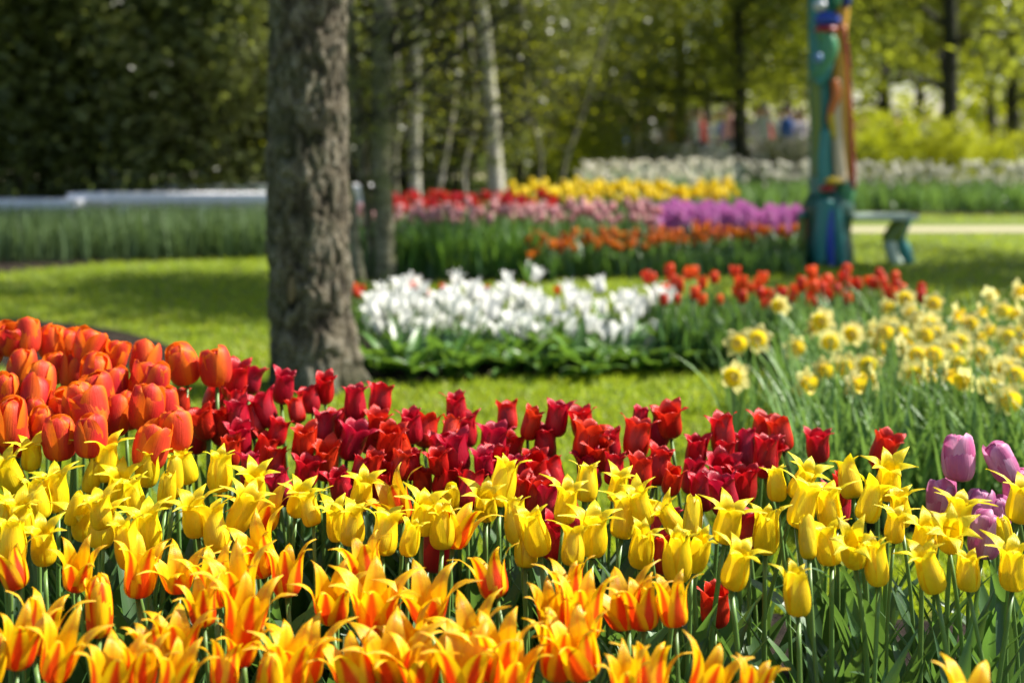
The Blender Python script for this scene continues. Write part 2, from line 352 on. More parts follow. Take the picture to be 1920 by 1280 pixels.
def plant_tree(name, tm, cm, loc, rz, s, label, cat, group=None, parts=("trunk", "crown")):
    r = empty(name, loc); r.rotation_euler = (0, 0, rz); r.scale = (s, s, s); tag(r, label, cat, group)
    put(parts[0], tm, r); put(parts[1], cm, r); return r

# the thick trunk beside the white bed, with its crown above the picture
def big_tree():
    s0 = 432.0; base = P(590, 250 + CAM_H * s0, s0); r = empty("thick_barked_tree", base)
    tag(r, "thick rough-barked tree with a knot scar, beside the white tulips", "tree")
    zs = np.concatenate([np.linspace(-.03, 2.0, 250), np.linspace(2.03, 6.5, 40)]); na = 150
    ctrl = [(-.05, 596, 195), (.0, 594, 186), (.06, 592, 178), (.15, 590, 168), (.35, 583, 160), (.7, 577, 158), (1.2, 576, 149), (1.7, 578, 146), (2.5, 584, 140), (4, 600, 110), (6.5, 620, 50)]
    cz, cx, cw = (np.array(q, float) for q in zip(*ctrl)); X0 = np.interp(zs, cz, (cx - 590) / s0); R = np.interp(zs, cz, cw / s0 / 2) * .955
    an = np.linspace(0, 2 * np.pi, na, endpoint=False); V = np.zeros((len(zs), na, 3)); H = np.zeros((len(zs), na))
    for i, z in enumerate(zs):
        for j, t in enumerate(an):
            c, sn = math.cos(t), math.sin(t)
            f = mnoise.fractal(Vector((c * 3.2, sn * 3.2, z * 11)) * 1.6, .9, 2.1, 5)
            ridge = abs(mnoise.noise(Vector((c * 4.5, sn * 4.5, z * 11 + 7)))) * 2
            pl = mnoise.noise(Vector((c * 2.2 + 5, sn * 2.2, z * 7)))
            d = .010 * f + .016 * (min(ridge, .8) - .4) + .012 * pl
            if z < .30: d += .060 * ((.30 - z) / .30) ** 2 * max(0, math.cos(2.5 * t + .9 + .5 * math.sin(t)))
            ds = ((t - 4.40) / .16) ** 2 + ((z - .44) / .085) ** 2     # the old knot wound
            if ds < 3: d += -.030 * math.exp(-ds * 1.3) + .016 * math.exp(-(ds - 1.5) ** 2 * 2)
            rr = R[i] + d; V[i, j] = (X0[i] + rr * c, rr * sn, z); H[i, j] = d
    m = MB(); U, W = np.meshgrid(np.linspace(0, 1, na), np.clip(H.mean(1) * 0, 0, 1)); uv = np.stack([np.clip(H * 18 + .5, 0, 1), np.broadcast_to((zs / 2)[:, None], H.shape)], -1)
    m.grid(V, uv, 0, True)
    t = NT("thick_fissured_bark"); co = t.n("ShaderNodeTexCoord").outputs["Object"]; uvn = t.n("ShaderNodeUVMap"); sp = t.n("ShaderNodeSeparateXYZ"); t.link(uvn.outputs[0], sp.inputs[0])
    sx = t.n("ShaderNodeSeparateXYZ"); t.link(co, sx.inputs[0])
    fis = t.noise(t.mapping(co, (30, 30, 15)), 1., 8, .75); fine = t.noise(co, 90, 6, .7); blot = t.noise(co, 5, 5, .6)
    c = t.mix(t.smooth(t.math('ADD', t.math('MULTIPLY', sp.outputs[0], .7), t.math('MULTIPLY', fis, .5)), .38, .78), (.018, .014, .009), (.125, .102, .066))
    c = t.mix(t.math('MULTIPLY', t.smooth(t.math('ADD', blot, t.math('MULTIPLY', sx.outputs[0], -.5)), .45, .7), .65), c, (.055, .060, .024))
    lich = t.noise(co, 11, 6, .65); c = t.mix(t.math('MULTIPLY', t.smooth(lich, .54, .68), .6), c, (.24, .215, .16))
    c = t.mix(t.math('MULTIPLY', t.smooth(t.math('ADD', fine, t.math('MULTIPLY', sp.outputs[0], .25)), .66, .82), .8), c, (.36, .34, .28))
    c = t.mix(t.smooth(t.math('ADD', sx.outputs[2], t.math('MULTIPLY', blot, .3)), .36, .10), c, (.030, .036, .014))
    mat = t.finish(c, .92, .2, normal=t.bump(t.math('ADD', fis, t.math('MULTIPLY', fine, .5)), 1., .012))
    tr = m.build("trunk", mat, r)
    k = MB(); a = np.linspace(0, 2 * np.pi, 20, endpoint=False); q = []
    for rr in np.linspace(.05, 1, 7):
        q.append(np.stack([.024 * rr * np.cos(a), 0.012 * rr ** 2 - .006 + 0 * a, .062 * rr * np.sin(a) + .006 * np.cos(2 * a)], -1))
    k.grid(np.array(q), None, 0, True); ko = k.build("knot_scar", plain("bare_knot_wood", (.20, .145, .085), .85, .2, .4, 70), tr, Vector((-.075, -.158, .45))); ko.rotation_euler = (0, .12, -.42)
    m = MB(); tips = []
    for i in range(13):
        z = 2.0 + 4.2 * i / 12; an_ = i * 2.4 + random.uniform(-.4, .4); grow(m, (np.interp(z, zs, X0), 0, z), (math.cos(an_), math.sin(an_), .35), 2.5 - .12 * i, .05, 2, tips)
    m.build("limbs", M['bark'], r); r.children[-1].name = "limb_framework"
    put("crown", leaf_cloud("thick_tree_crown", clumps(tips, 8500, .22), .075, M['olive'], .55), r)
big_tree()

# slender trunks just behind it
def slender(name, pts, bark, label, twigs, leafmat=None, nleaf=0, lsize=.05, boughs=()):
    """PTS: (px, py, width in px) up the trunk, first one on the ground"""
    g = G(pts[0][0], pts[0][1]); s = (pts[0][1] - HZ) / CAM_H; r = empty(name, g); tag(r, label, "tree")
    q = [np.array(P(px, py, s)) - np.array(g) for px, py, w in pts]; w = [w / s / 2 for *_, w in pts]
    q.append(q[-1] + (q[-1] - q[-2]) / max(.3, np.linalg.norm(q[-1] - q[-2])) * 2.6); w.append(w[-1] * .45)
    n = 44; A = np.stack([catmull([a[i] for a in q], n) for i in range(3)], -1); B = np.maximum(catmull(w, n), .006)
    A[:, 0] += np.cumsum(RNG.normal(0, .0035, n)); B[0] *= 1.3; A[0, 2] = -.02
    m = MB(); m.tube(A, B, 20); tips = []
    for i in range(twigs):
        j = int(n * random.uniform(.30, .97)); a = random.uniform(0, 2 * math.pi)
        grow(m, A[j], (math.cos(a), math.sin(a) * .7, random.uniform(.0, .9)), random.uniform(.5, 1.2), B[j] * .33, 1, tips, .3, (3, 5), 1)
    for bp, br0 in boughs:
        k = len(m.v); q = np.array([np.array(P(a, b, s)) - np.array(g) + np.array([0, -.03 * i, 0]) for i, (a, b) in enumerate(bp)]); q = np.stack([catmull(q[:, i], 24) for i in range(3)], -1); q[:, 1] += np.linspace(0, -.35, 24)
        m.tube(q, np.linspace(br0, br0 * .35, 24), 8, 1)
        for i in range(3, 24, 2): a = random.uniform(-.8, 3.9); grow(m, q[i], (math.cos(a), random.uniform(-.3, .3), math.sin(a)), random.uniform(.25, .7), .006, 1, tips, .3, (2, 4), 1, .02)
    m.build("trunk", [bark, M['darkbark']], r)
    if nleaf: put("crown", leaf_cloud(name + "_crown", clumps(tips, nleaf, .16), lsize, leafmat, .6), r)
    return r
slender("slender_tree", [(722, 527, 40), (720, 430, 36), (716, 300, 38), (714, 120, 40), (712, 0, 36)], M['greenbark'], "slender grey tree with cracked lower bark just behind the thick trunk", 16, M['olive'], 420, .05, [([(722, 240), (770, 165), (830, 118), (890, 80), (940, 40), (985, 0), (1040, -60)], .017), ([(880, 84), (930, 90), (985, 120), (1040, 140)], .008), ([(722, 330), (760, 300), (840, 240), (900, 225), (960, 250)], .009), ([(720, 180), (800, 160), (900, 155), (1010, 175)], .008)])
slender("slender_tree", [(700, 524, 20), (692, 400, 18), (682, 300, 18), (668, 180, 20), (655, 40, 18), (650, -60, 16)], M['greenbark'], "mossy leaning stem between the thick trunk and the slender grey tree", 8, M['olive'], 250)
slender("slender_tree", [(674, 530, 26), (668, 420, 22), (660, 300, 20), (656, 150, 18), (660, 0, 16)], M['greenbark'], "thin pale stem half hidden at the edge of the thick trunk", 6, M['olive'], 160)
slender("birch_tree", [(783, 415, 25), (778, 340, 22), (778, 250, 22), (779, 150, 22), (780, 40, 20), (782, -50, 18)], M['birch'], "pale straight birch rising behind the far crimson tulips", 16, M['lime'], 450, .05)
slender("birch_tree", [(934, 410, 34), (930, 340, 32), (922, 240, 30), (912, 130, 30), (900, 30, 28), (896, -60, 24)], M['birch'], "stouter pale birch where crimson meets golden tulips in the far bed", 18, M['lime'], 500, .05)
slender("sapling", [(812, 405, 10), (826, 330, 10), (845, 240, 9), (856, 150, 8), (862, 60, 6)], M['birch'], "thin tilted sapling between the two pale birches", 9, M['lime'], 500, .045)

slender("sapling", [(1045, 395, 11), (1062, 300, 11), (1090, 220, 10), (1112, 140, 8)], M['greenbark'], "dark leaning sapling rising from the golden tulips", 16, M['lime'], 350, .045)
slender("sapling", [(1000, 398, 10), (1012, 300, 9), (992, 200, 8), (986, 90, 7)], M['greenbark'], "crooked sapling just beyond the stouter pale birch", 16, M['lime'], 350, .045)
slender("sapling", [(880, 402, 9), (868, 320, 8), (888, 220, 7), (880, 90, 6)], M['birch'], "very thin pale sapling close before the stouter birch", 14, M['lime'], 250, .045)
slender("sapling", [(752, 440, 10), (746, 320, 9), (752, 190, 9), (742, 60, 7)], M['greenbark'], "thin mossy sapling between the slender grey tree and the straight birch", 14, M['lime'], 250, .045)
# dark evergreens on one side, lighter woodland on the other
ev = [make_shrub("evergreen", 4.8, 1.5, M['ever'], M['darkbark'], 20000, .125, low=.1) for _ in range(2)]
ol = [make_shrub("olive_shrub", 4.2, 1.3, M['olive'], M['darkbark'], 11000, .085, 8, .2) for _ in range(2)]
for i, (px, s, sc_, lab) in enumerate([
    (-160, 150, 1.05, "tall dark evergreen bush cut off by the picture edge behind the white benches"),
    (40, 156, 1.0, "dark evergreen bush behind the lower end of the white benches"),
    (210, 150, 1.1, "dark evergreen bush with a few bright leaves, over the bench joint"),
    (370, 158, 1.0, "dense dark evergreen bush over the long white bench"),
    (520, 150, 1.15, "dark evergreen bush mostly hidden by the thick trunk"),
    (130, 118, 1.35, "tallest dark evergreen standing behind the bushes at the benches"),
    (430, 118, 1.35, "tall dark evergreen behind the bushes beside the thick trunk")]):
    plant_tree("evergreen_bush", *ev[i % 2], G(px, HZ + CAM_H * s), i * 2.1, sc_, lab, "bush", None, ("branches", "foliage"))
for i, (px, s, sc_, k, lab) in enumerate([
    (640, 128, 1.0, 0, "dark bush seen between the thick trunk and slender trees"),
    (740, 112, 1.15, 1, "shady bush behind the slender trees"),
    (850, 120, 1.0, 0, "dark twiggy bush between the two birches"),
    (960, 112, 1.0, 2, "olive green bush behind the stouter birch"),
    (1060, 100, 1.0, 3, "olive bush with dark bare stems behind the golden tulips"),
    (800, 92, 1.5, 2, "tall olive bush behind the birches"),
    (1180, 92, 1.0, 3, "loose olive bush beyond the golden tulips, next to the visitors")]):
    me = (ev + ol)[k]; plant_tree("olive_bush" if k > 1 else "shady_bush", *me, G(px, HZ + CAM_H * s), i * 1.7 + .5, sc_, lab, "bush", None, ("branches", "foliage"))

tr_o = [make_tree("olive_tree", 8, .17, M['olive'], M['darkbark'], 10500, .165, .20, .34, 16, 2.7) for _ in range(2)]
tr_l = [make_tree("lime_tree", 8, .15, M['lime'], M['darkbark'], 9000, .175, .20, .36, 15, 2.7) for _ in range(2)]
for i, (px, s, k, sz, lab) in enumerate([
    (1275, 84, 0, 1.0, "dark slim tree among the visitors, nearer the golden tulips"),
    (1392, 92, 1, 1.0, "dark straight tree between the visitors and the painted post"),
    (1010, 80, 2, 1.0, "light green tree behind the olive bushes"),
    (1140, 66, 3, 1.0, "yellow green tree behind the visitors"),
    (1775, 96, 0, 1.1, "dark tree behind the cream tulips, farther from the painted post"),
    (1660, 78, 1, 1.0, "shady tree just past the painted post"),
    (1560, 62, 2, 1.0, "bright green tree rising behind the painted post"),
    (1900, 80, 1, 1.05, "shady tree at the picture edge behind the cream tulips"),
    (1480, 55, 3, 1.1, "bright green tree over the visitors beside the painted post"),
    (1720, 56, 3, 1.1, "yellow green tree in the gap beside the dark tree"),
    (1860, 54, 2, 1.2, "light green tree far behind the cream tulips"),
    (1330, 52, 0, 1.2, "olive tree far behind the visitors"),
    (2020, 62, 0, 1.2, "olive tree past the picture edge"),
    (700, 66, 0, 1.3, "olive tree far behind the slender trees"),
    (880, 60, 3, 1.3, "light tree far behind the birches")]):
    me = (tr_o + tr_l)[k]; plant_tree("woodland_tree", *me, G(px, HZ + CAM_H * s), i * 1.3, sz, lab, "tree")
# trees past the frame on the sunny side: their crowns shade part of the lawn
for i, (x, y, k, sz, lab) in enumerate([
    (8.0, 10.9, 0, .70, "tree outside the picture shading the lawn by the painted post")]):
    plant_tree("woodland_tree", *tr_o[k], (x, y, 0), i * 1.9 + .3, sz, lab, "tree")
th = make_tree("high_tree", 9.2, .16, M['olive'], M['darkbark'], 5200, .15, .68, .26, 9, 1.9)
plant_tree("woodland_tree", *th, (5.2, 10.8, 0), .4, .96, "tall high-crowned tree outside the picture shading the lawn beyond the thick trunk", "tree")

# far-off wood: one mass of foliage
c = []
for i in range(165):
    p = np.array([RNG.uniform(-42, 42), RNG.uniform(62, 78), RNG.uniform(0, 13)]); c.append(p + RNG.normal(size=(300, 3)) * np.array([1.6, 1.2, 1.2]))
c = np.concatenate(c); c = c[c[:, 2] > .05]
tag(put("distant_foliage", leaf_cloud("distant_foliage", c, .50, M['lime'], .6)), "hazy wall of spring foliage closing the far end of the garden", "wood", kind="stuff")

# lime shrubs right of the painted post
lsh = make_shrub("lime_shrub", 1.25, .6, M['lime'], M['darkbark'], 3500, .07, 6, .1, .5)
for i, (px, s, sz, lab) in enumerate([(1615, 104, .95, "small lime yellow shrub nearest the painted post"), (1690, 100, 1.0, "middle lime yellow shrub behind the cream tulips"), (1760, 106, .85, "low lime yellow shrub beside the dark tree"),
                                   (1850, 98, .75, "lime shrub behind the cream tulips near the picture edge"), (1060, 104, .9, "small yellow green shrub at the foot of the olive bushes"), (1120, 100, .8, "low yellow green shrub before the pale low wall"), (1000, 108, .8, "small bright shrub behind the stouter birch")]):
    plant_tree("lime_shrub", *lsh, G(px, HZ + CAM_H * s), i * 1.1, sz, lab, "shrub", None, ("branches", "foliage"))

bsh = make_shrub("blossom_shrub", 1.3, .55, M['olive'], M['darkbark'], 1500, .06, 6, .1, .5)
M['petalwhite'] = leaf_mat("blossom_petal", (.78, .72, .70), (.84, .82, .78), (.85, .82, .78), .4, .5, .3, False, .02)
cb = RNG.normal(size=(520, 3)); cb /= np.linalg.norm(cb, axis=1)[:, None]; cb = cb * np.array([.62, .62, .62]) * RNG.uniform(.6, 1.05, (520, 1)) + np.array([0, 0, .72]); cb = np.repeat(cb[cb[:, 2] > .1], 4, 0); cb += RNG.normal(size=cb.shape) * .022
BLO = leaf_cloud("blossom", cb, .055, M['petalwhite'], .8)
for i, (px, s, sz, lab) in enumerate([(1085, 96, .85, "white blossoming shrub at the end of the pale low wall by the olive bushes"), (1180, 88, .8, "white blossoming shrub behind the middle of the low wall"), (1250, 92, .6, "smallest white blossoming shrub behind the low wall"), (1430, 90, .75, "white blossoming shrub next to the dark straight tree"), (1500, 92, .8, "white blossoming shrub closest to the painted post")]):
    put("blossom", BLO, plant_tree("blossom_shrub", *bsh, G(px, HZ + CAM_H * s), i * 1.4, sz, lab, "shrub", None, ("branches", "foliage")))

# ------------------------------------------------------------------ flowers
def petal_grid(r, z, hw, nv, nu, phi, jit, wave=.02, twist=0., flatR=1.0):
    r = catmull(r, nv); z = catmull(z, nv); hw = np.maximum(catmull(hw, nv), .0); v = np.linspace(0, 1, nv); u = np.linspace(-1, 1, nu)
    r = r + jit[0] * v ** 3; z = z + jit[1] * v ** 2; Rc = np.maximum(r, .14) * flatR * (1 + 1.3 * np.clip(v - .62, 0, 1) ** 2 * 6)
    a = np.clip(u[None] * hw[:, None] / Rc[:, None], -1.35, 1.35); w = wave * np.sin(v * 7 + jit[2])[:, None] * u[None] * v[:, None]
    rad = r[:, None] - Rc[:, None] * (1 - np.cos(a)) + w + .012 * np.abs(u)[None] ** 3 * v[:, None]; tan = Rc[:, None] * np.sin(a) + twist * v[:, None] ** 2
    ph = phi; X = rad * math.cos(ph) - tan * math.sin(ph); Y = rad * math.sin(ph) + tan * math.cos(ph)
    Z = np.broadcast_to(z[:, None], X.shape) - .02 * np.abs(u)[None] ** 2 * v[:, None]
    uv = np.stack([np.broadcast_to((u / 2 + .5)[None], X.shape), np.broadcast_to(v[:, None], X.shape)], -1)
    return np.stack([X, Y, Z], -1), uv
PROFILES = {   # radius, height, half width along a petal of a head one unit tall
 'lily': ([.03, .18, .255, .27, .235, .228, .37, .66], [0, .035, .15, .36, .58, .77, .925, .96], [.06, .18, .245, .26, .225, .17, .11, 0]),
 'lily_shut': ([.03, .18, .25, .265, .235, .19, .21, .38], [0, .035, .15, .36, .58, .78, .94, 1.0], [.06, .19, .26, .27, .22, .155, .09, 0]),
 'flare': ([.03, .17, .26, .29, .30, .345, .46, .64], [0, .03, .13, .32, .54, .76, .92, .97], [.06, .18, .235, .24, .185, .125, .065, 0]),
 'flare_wide': ([.03, .18, .27, .315, .36, .45, .62, .84], [0, .03, .13, .31, .52, .72, .86, .88], [.06, .185, .25, .26, .21, .145, .075, 0]),
 'white_open': ([.03, .19, .29, .33, .34, .38, .46, .58], [0, .03, .13, .33, .56, .77, .93, 1.0], [.06, .21, .30, .32, .28, .20, .11, 0]),
 'ragged': ([.03, .19, .28, .295, .27, .245, .27, .34], [0, .04, .16, .38, .62, .80, .94, 1.0], [.06, .22, .32, .34, .30, .22, .13, 0]),
 'ragged_open': ([.03, .19, .285, .31, .295, .30, .36, .44], [0, .04, .16, .38, .60, .78, .92, .97], [.06, .22, .32, .34, .30, .22, .13, 0]),
 'bud': ([.03, .14, .19, .205, .19, .15, .09, .03], [0, .04, .15, .35, .58, .78, .90, .95], [.06, .17, .22, .24, .22, .17, .10, 0]),
 'goblet': ([.03, .22, .32, .355, .35, .31, .23, .12], [0, .04, .17, .38, .60, .80, .95, 1.0], [.08, .28, .42, .46, .43, .35, .22, .05]),
 'goblet_open': ([.03, .22, .33, .375, .38, .365, .32, .25], [0, .04, .17, .38, .60, .80, .94, 1.0], [.08, .28, .42, .46, .43, .36, .24, .06]),
}
def tulip_head(m, prof, H, seed, nv=14, nu=9, mi=0, z0=0.0, loose=1.0):
    rs = random.Random(seed); r, z, hw = PROFILES[prof]
    for k in range(6):
        inner = k % 2; ph = k * math.pi / 3 + rs.uniform(-.08, .08); f = .93 if inner else 1.0
        j = (rs.uniform(-.16, .16) * loose, rs.uniform(-.10, .06), rs.uniform(0, 6))
        g, uv = petal_grid([x * f for x in r], [q * (1.0 if inner else .99) for q in z], [w * rs.uniform(.93, 1.05) for w in hw], nv, nu, ph, j, .022 * loose, rs.uniform(-.05, .05) * loose)
        g = g * H; g[..., 2] += z0
        m.grid(g[:, ::-1], uv[:, ::-1], mi)
    # the green receptacle and yellow stamens inside
    return m
def leaf_blade(m, L, W, ang, az, curl, fold=.35, nv=10, nu=5, mi=0, base=(0, 0, 0), twist=0.):
    v = np.linspace(0, 1, nv); u = np.linspace(-1, 1, nu); th = ang + curl * v ** 1.6                     # angle from vertical
    dl = L / (nv - 1); rr = np.concatenate([[0], np.cumsum(np.sin(th[:-1]) * dl)]); zz = np.concatenate([[0], np.cumsum(np.cos(th[:-1]) * dl)])
    w = W * np.sin(np.pi * np.clip(v * .86 + .12, 0, 1)) ** .8 * (1 - v ** 5); w[-1] = 0
    tw = twist * v; cx, cz = np.cos(th), -np.sin(th)
    lat = u[None] * w[:, None]; lift = fold * np.abs(u)[None] ** 1.4 * w[:, None] + .08 * W * np.sin(v * 9 + az)[:, None] * u[None]
    R = rr[:, None] - lift * np.cos(th)[:, None]; Z = zz[:, None] + lift * np.sin(th)[:, None]; T = lat * np.cos(tw)[:, None]; R = R + lat * np.sin(tw)[:, None] * .6
    X = R * math.cos(az) - T * math.sin(az) + base[0]; Y = R * math.sin(az) + T * math.cos(az) + base[1]
    m.grid(np.stack([X, Y, Z + base[2]], -1), None, mi)
def stem_mesh(name, mat, bend, r=.0036):
    m = MB(); z = np.linspace(-.02, 1.01, 9); m.tube(np.stack([bend * np.sin(z * 3.14), bend * .4 * np.sin(z * 6.28), z], -1), np.linspace(r * 1.15, r * .9, 9), 8); return m.mesh(name, mat)
def foliage_mesh(name, n, L, W, mat, seed, spread=(.12, .5), curl=(.2, 1.1)):
    rs = random.Random(seed); m = MB(); a0 = rs.uniform(0, 6.28)
    for i in range(n):
        leaf_blade(m, L * rs.uniform(.7, 1.1), W * rs.uniform(.7, 1.15), rs.uniform(*spread), a0 + i * 2.3 + rs.uniform(-.5, .5), rs.uniform(*curl), rs.uniform(.2, .5), twist=rs.uniform(-.8, .8), base=(0, 0, rs.uniform(0, .03)))
    return m.mesh(name, mat)
STEMS = [stem_mesh("tulip_stem", M['stem'], b) for b in (.0, .008, -.010, .014)]
FOL = [foliage_mesh("tulip_foliage", 4, .34, .021, M['leaf'], i) for i in range(6)]
FOLW = [foliage_mesh("broad_tulip_foliage", 5, .30, .030, M['leafB'], 40 + i, (.25, .8), (.3, 1.2)) for i in range(6)]
def heads(name, mat, profs, H, n=3):
    out = []
    for p, word in profs:
        for i in range(1 if p == 'bud' else n):
            m = MB(); tulip_head(m, p, H, len(out) * 31 + i * 17 + len(p) * 5 + len(name), loose=1.0); out.append((m.mesh(name, mat), word))
    return out
HD = {
 'flame': heads("flame_bloom", M['flame'], [('flare', "open"), ('flare_wide', "wide-open"), ('flare', "open"), ('bud', "budding")], .084),
 'yellow': heads("yellow_bloom", M['yellow'], [('lily', "flared"), ('lily', "flared"), ('lily_shut', "slim"), ('bud', "budding")], .076),
 'red': heads("red_bloom", M['red'], [('ragged', "upright"), ('ragged_open', "loose-petalled")], .078),
 'coral': heads("coral_bloom", M['coral'], [('goblet', "egg-shaped"), ('goblet', "egg-shaped"), ('goblet_open', "goblet-shaped")], .084),
 'white': heads("white_bloom", M['white'], [('white_open', "open"), ('white_open', "open"), ('flare', "half-open")], .108),
 'purple': heads("purple_bloom", M['purple'], [('goblet', "egg-shaped")], .082),
}
used_rnd = random.Random(5)
def tulip(name, kind, head, label, group, hv=None, fol=FOL, lean=.09, scale=1.0, cat="tulip", toward=None):
    """HEAD: world point of the middle of the bloom; the plant stands on the ground under it"""
    rs = used_rnd; me, word = rs.choice(HD[kind]) if hv is None else HD[kind][hv]
    sc_ = scale * rs.choice((rs.uniform(.92, 1.1), rs.uniform(.76, 1.06))); H = {'flame': .084, 'yellow': .076, 'red': .078, 'coral': .084, 'white': .108, 'purple': .082}[kind] * sc_
    az = rs.uniform(0, 6.28); tilt = abs(rs.gauss(0, lean)); ax = Vector((math.cos(az) * math.sin(tilt), math.sin(az) * math.sin(tilt), math.cos(tilt)))
    L = (head.z) / ax.z - H * .5; root = head - ax * (L + H * .5)
    r = empty(name, (root.x, root.y, 0)); q = Vector((0, 0, 1)).rotation_difference(ax); rz = rs.uniform(0, 6.28)
    put("stem", rs.choice(STEMS), r, rot=q.to_euler(), scale=(1.12 * sc_, 1.12 * sc_, L))
    qq = q.copy(); ht = Matrix.Rotation(rs.gauss(0, .16), 4, 'X') @ Matrix.Rotation(rs.gauss(0, .16), 4, 'Y')
    b = put("bloom", me, r, loc=ax * L); b.rotation_euler = (qq.to_matrix().to_4x4() @ ht @ Matrix.Rotation(rz, 4, 'Z')).to_euler(); b.scale = (sc_ * rs.uniform(.93, 1.07), sc_ * rs.uniform(.93, 1.07), sc_ * rs.uniform(.92, 1.06))
    fs = rs.uniform(.85, 1.15) * min(1.15, max(.7, head.z / .46))
    put("foliage", rs.choice(fol), r, rot=(0, 0, rs.uniform(0, 6.28)), scale=(fs, fs, fs))
    tag(r, label, cat, group); r["_w"] = word; return r
def rowlabels(objs, look, rows, where):
    """single each flower out: its place from left to right in its row, rows counted from the front"""
    objs = sorted(objs, key=lambda o: o.location.y); n = len(objs); k = math.ceil(n / rows)
    for i in range(0, n, k):
        row = sorted(objs[i:i + k], key=lambda o: o.location.x / o.location.y); rn = ordinal(i // k + 1)
        for j, o in enumerate(row):
            o["label"] = f"{o['_w']} {look}, {ordinal(j + 1)} from left in {rn} row {where}"
    for o in objs: del o["_w"]

YEL = """937,905 1098,902 1154,905 1060,941 1166,966 1208,944 976,974 986,1021 1013,994 1110,994 1073,1021 1199,1015 915,936 842,931 766,1005 674,917 660,981 717,994 791,957 1272,964 1272,1038 835,984
1361,971 1435,991 1371,1052 1495,1105 1512,1005 1559,1015 1602,1011 1650,1052 1455,904 1502,894 1488,944 1599,894 1666,890 1616,934 1676,984 1784,961 1754,1062 1811,1068 1885,1001 1908,934 1297,968 1300,1025 1690,951 1777,991 1560,950 1730,1000 1905,1060
20,884 44,961 111,917 168,884 222,904 195,951 161,968 275,870 312,910 353,870 370,964 413,880 440,951 588,951 282,984 242,1018 188,984 0,961 635,975 84,1011 60,850 200,860 330,890 255,930 70,930 130,950 470,905 555,930 410,990 -25,900 -30,980 20,1010"""
FLA = """758,931 848,981 929,1075 697,1048 801,1119 700,1119 714,1152 895,1169 1073,1092 1036,1135 1087,1142 1043,1213 1087,1209 1177,1125 1211,1129 1268,1129 784,1189 677,1243 791,1243 875,1246 935,1213 952,1253 1177,1263 1218,1262 494,951
403,1082 537,1068 453,1085 255,1065 336,1068 34,1058 141,1058 188,1136 453,1146 302,1203 336,1189 453,1203 101,1219 34,1203 202,1260 319,1267 420,1246 537,1236 578,1219 504,1267 621,1112 497,1025 380,1132 1317,1268 1814,1318 1411,1284 60,1170 260,1250 740,1215 -20,1240"""
RED = """667,752 714,746 707,793 855,766 875,803 952,779 989,793 1043,783 1023,826 925,823 1093,789 1093,823 1196,786 1196,823 1234,803 1255,783 1144,833 1120,843 841,813 774,796 794,803 727,826 754,836 828,840 952,843 650,823 828,894 875,917 942,870 969,917 1003,934 1030,941 1043,887 1033,1005 805,1025 741,870 768,870 825,860 909,867 1003,874 1198,887 1261,897 650,910 1245,991 1245,1031 700,870
437,709 467,709 527,722 605,726 343,749 393,739 393,786 443,752 443,786 474,786 504,766 558,766 514,806 571,826 632,793 366,810 420,800 430,843 487,847 585,745 1354,816 1435,799 1461,810 1441,840 1535,833 1646,840 1307,843 1357,850 1398,843 1300,890 1354,874 1391,900 1428,857 1566,917 1569,944 1404,994 1340,1129 570,880 610,860 540,910 690,820 670,880 720,900 790,900 860,850 1110,880 1150,880 1230,870 1320,920 1360,925 975,880 600,800 470,880 455,820 515,870 1000,960 1075,960 950,905"""
COR = """20,632 54,632 97,638 128,648 158,652 97,692 138,699 181,695 215,665 265,672 262,709 289,712 353,679 406,685 40,692 50,776 17,732 101,756 144,749 168,816 114,820 215,779 181,766 312,759 329,803 279,836 13,793 205,726 34,816 74,719 235,770 -20,650 -25,770 75,800 270,760 60,745 -20,830 185,740"""
def pts(s): return [tuple(float(q) for q in p.split(",")) for p in s.split()]
lists = {}
lists['flame'] = [P(x, y, 1080 + (y - 930) * 1.15 + used_rnd.uniform(-25, 25)) for x, y in pts(FLA)]
lists['yellow'] = [P(x, y, 1040 + (y - 870) * 1.1 + used_rnd.uniform(-25, 25)) for x, y in pts(YEL)]
lists['red'] = [P(x, y, 850 + (y - 700) * .7 + used_rnd.uniform(-25, 25)) for x, y in pts(RED)]
lists['coral'] = [P(x, y, 860 + (y - 630) * .9 + used_rnd.uniform(-25, 25)) for x, y in pts(COR)]
for kind, name, look, rows, grp in (('flame', "orange_yellow_tulip", "orange and yellow tulip", 7, "orange and yellow tulips of the near bed"), ('yellow', "yellow_tulip", "yellow tulip", 8, "pure yellow tulips of the near bed"),
                                    ('red', "red_tulip", "dark red tulip", 8, "dark red tulips along the lawn"), ('coral', "coral_tulip", "orange red tulip", 5, "orange red tulips of the near bed")):
    objs = [tulip(name, kind, h, "tulip", grp, scale=1.0) for h in lists[kind]]
    rowlabels(objs, look, rows, "from the front")
objs = [tulip("purple_tulip", 'purple', P(x, y, s), lab, "purple tulips by the daffodils") for x, y, s, lab in [
    (1800, 858, 1020, "tallest pinkish purple tulip below the daffodils"), (1893, 862, 1030, "pinkish purple tulip by the picture edge below the daffodils"), (1765, 932, 1010, "pinkish purple tulip lowest toward the yellow tulips' middle"),
    (1828, 955, 1040, "purple tulip low between two yellow tulips"), (1868, 960, 1040, "pale purple tulip low beside a yellow tulip"), (1840, 1000, 1080, "darker purple tulip half hidden by yellow tulips"), (1912, 915, 1020, "purple tulip cut by the picture edge")]]
for o in objs: del o["_w"]

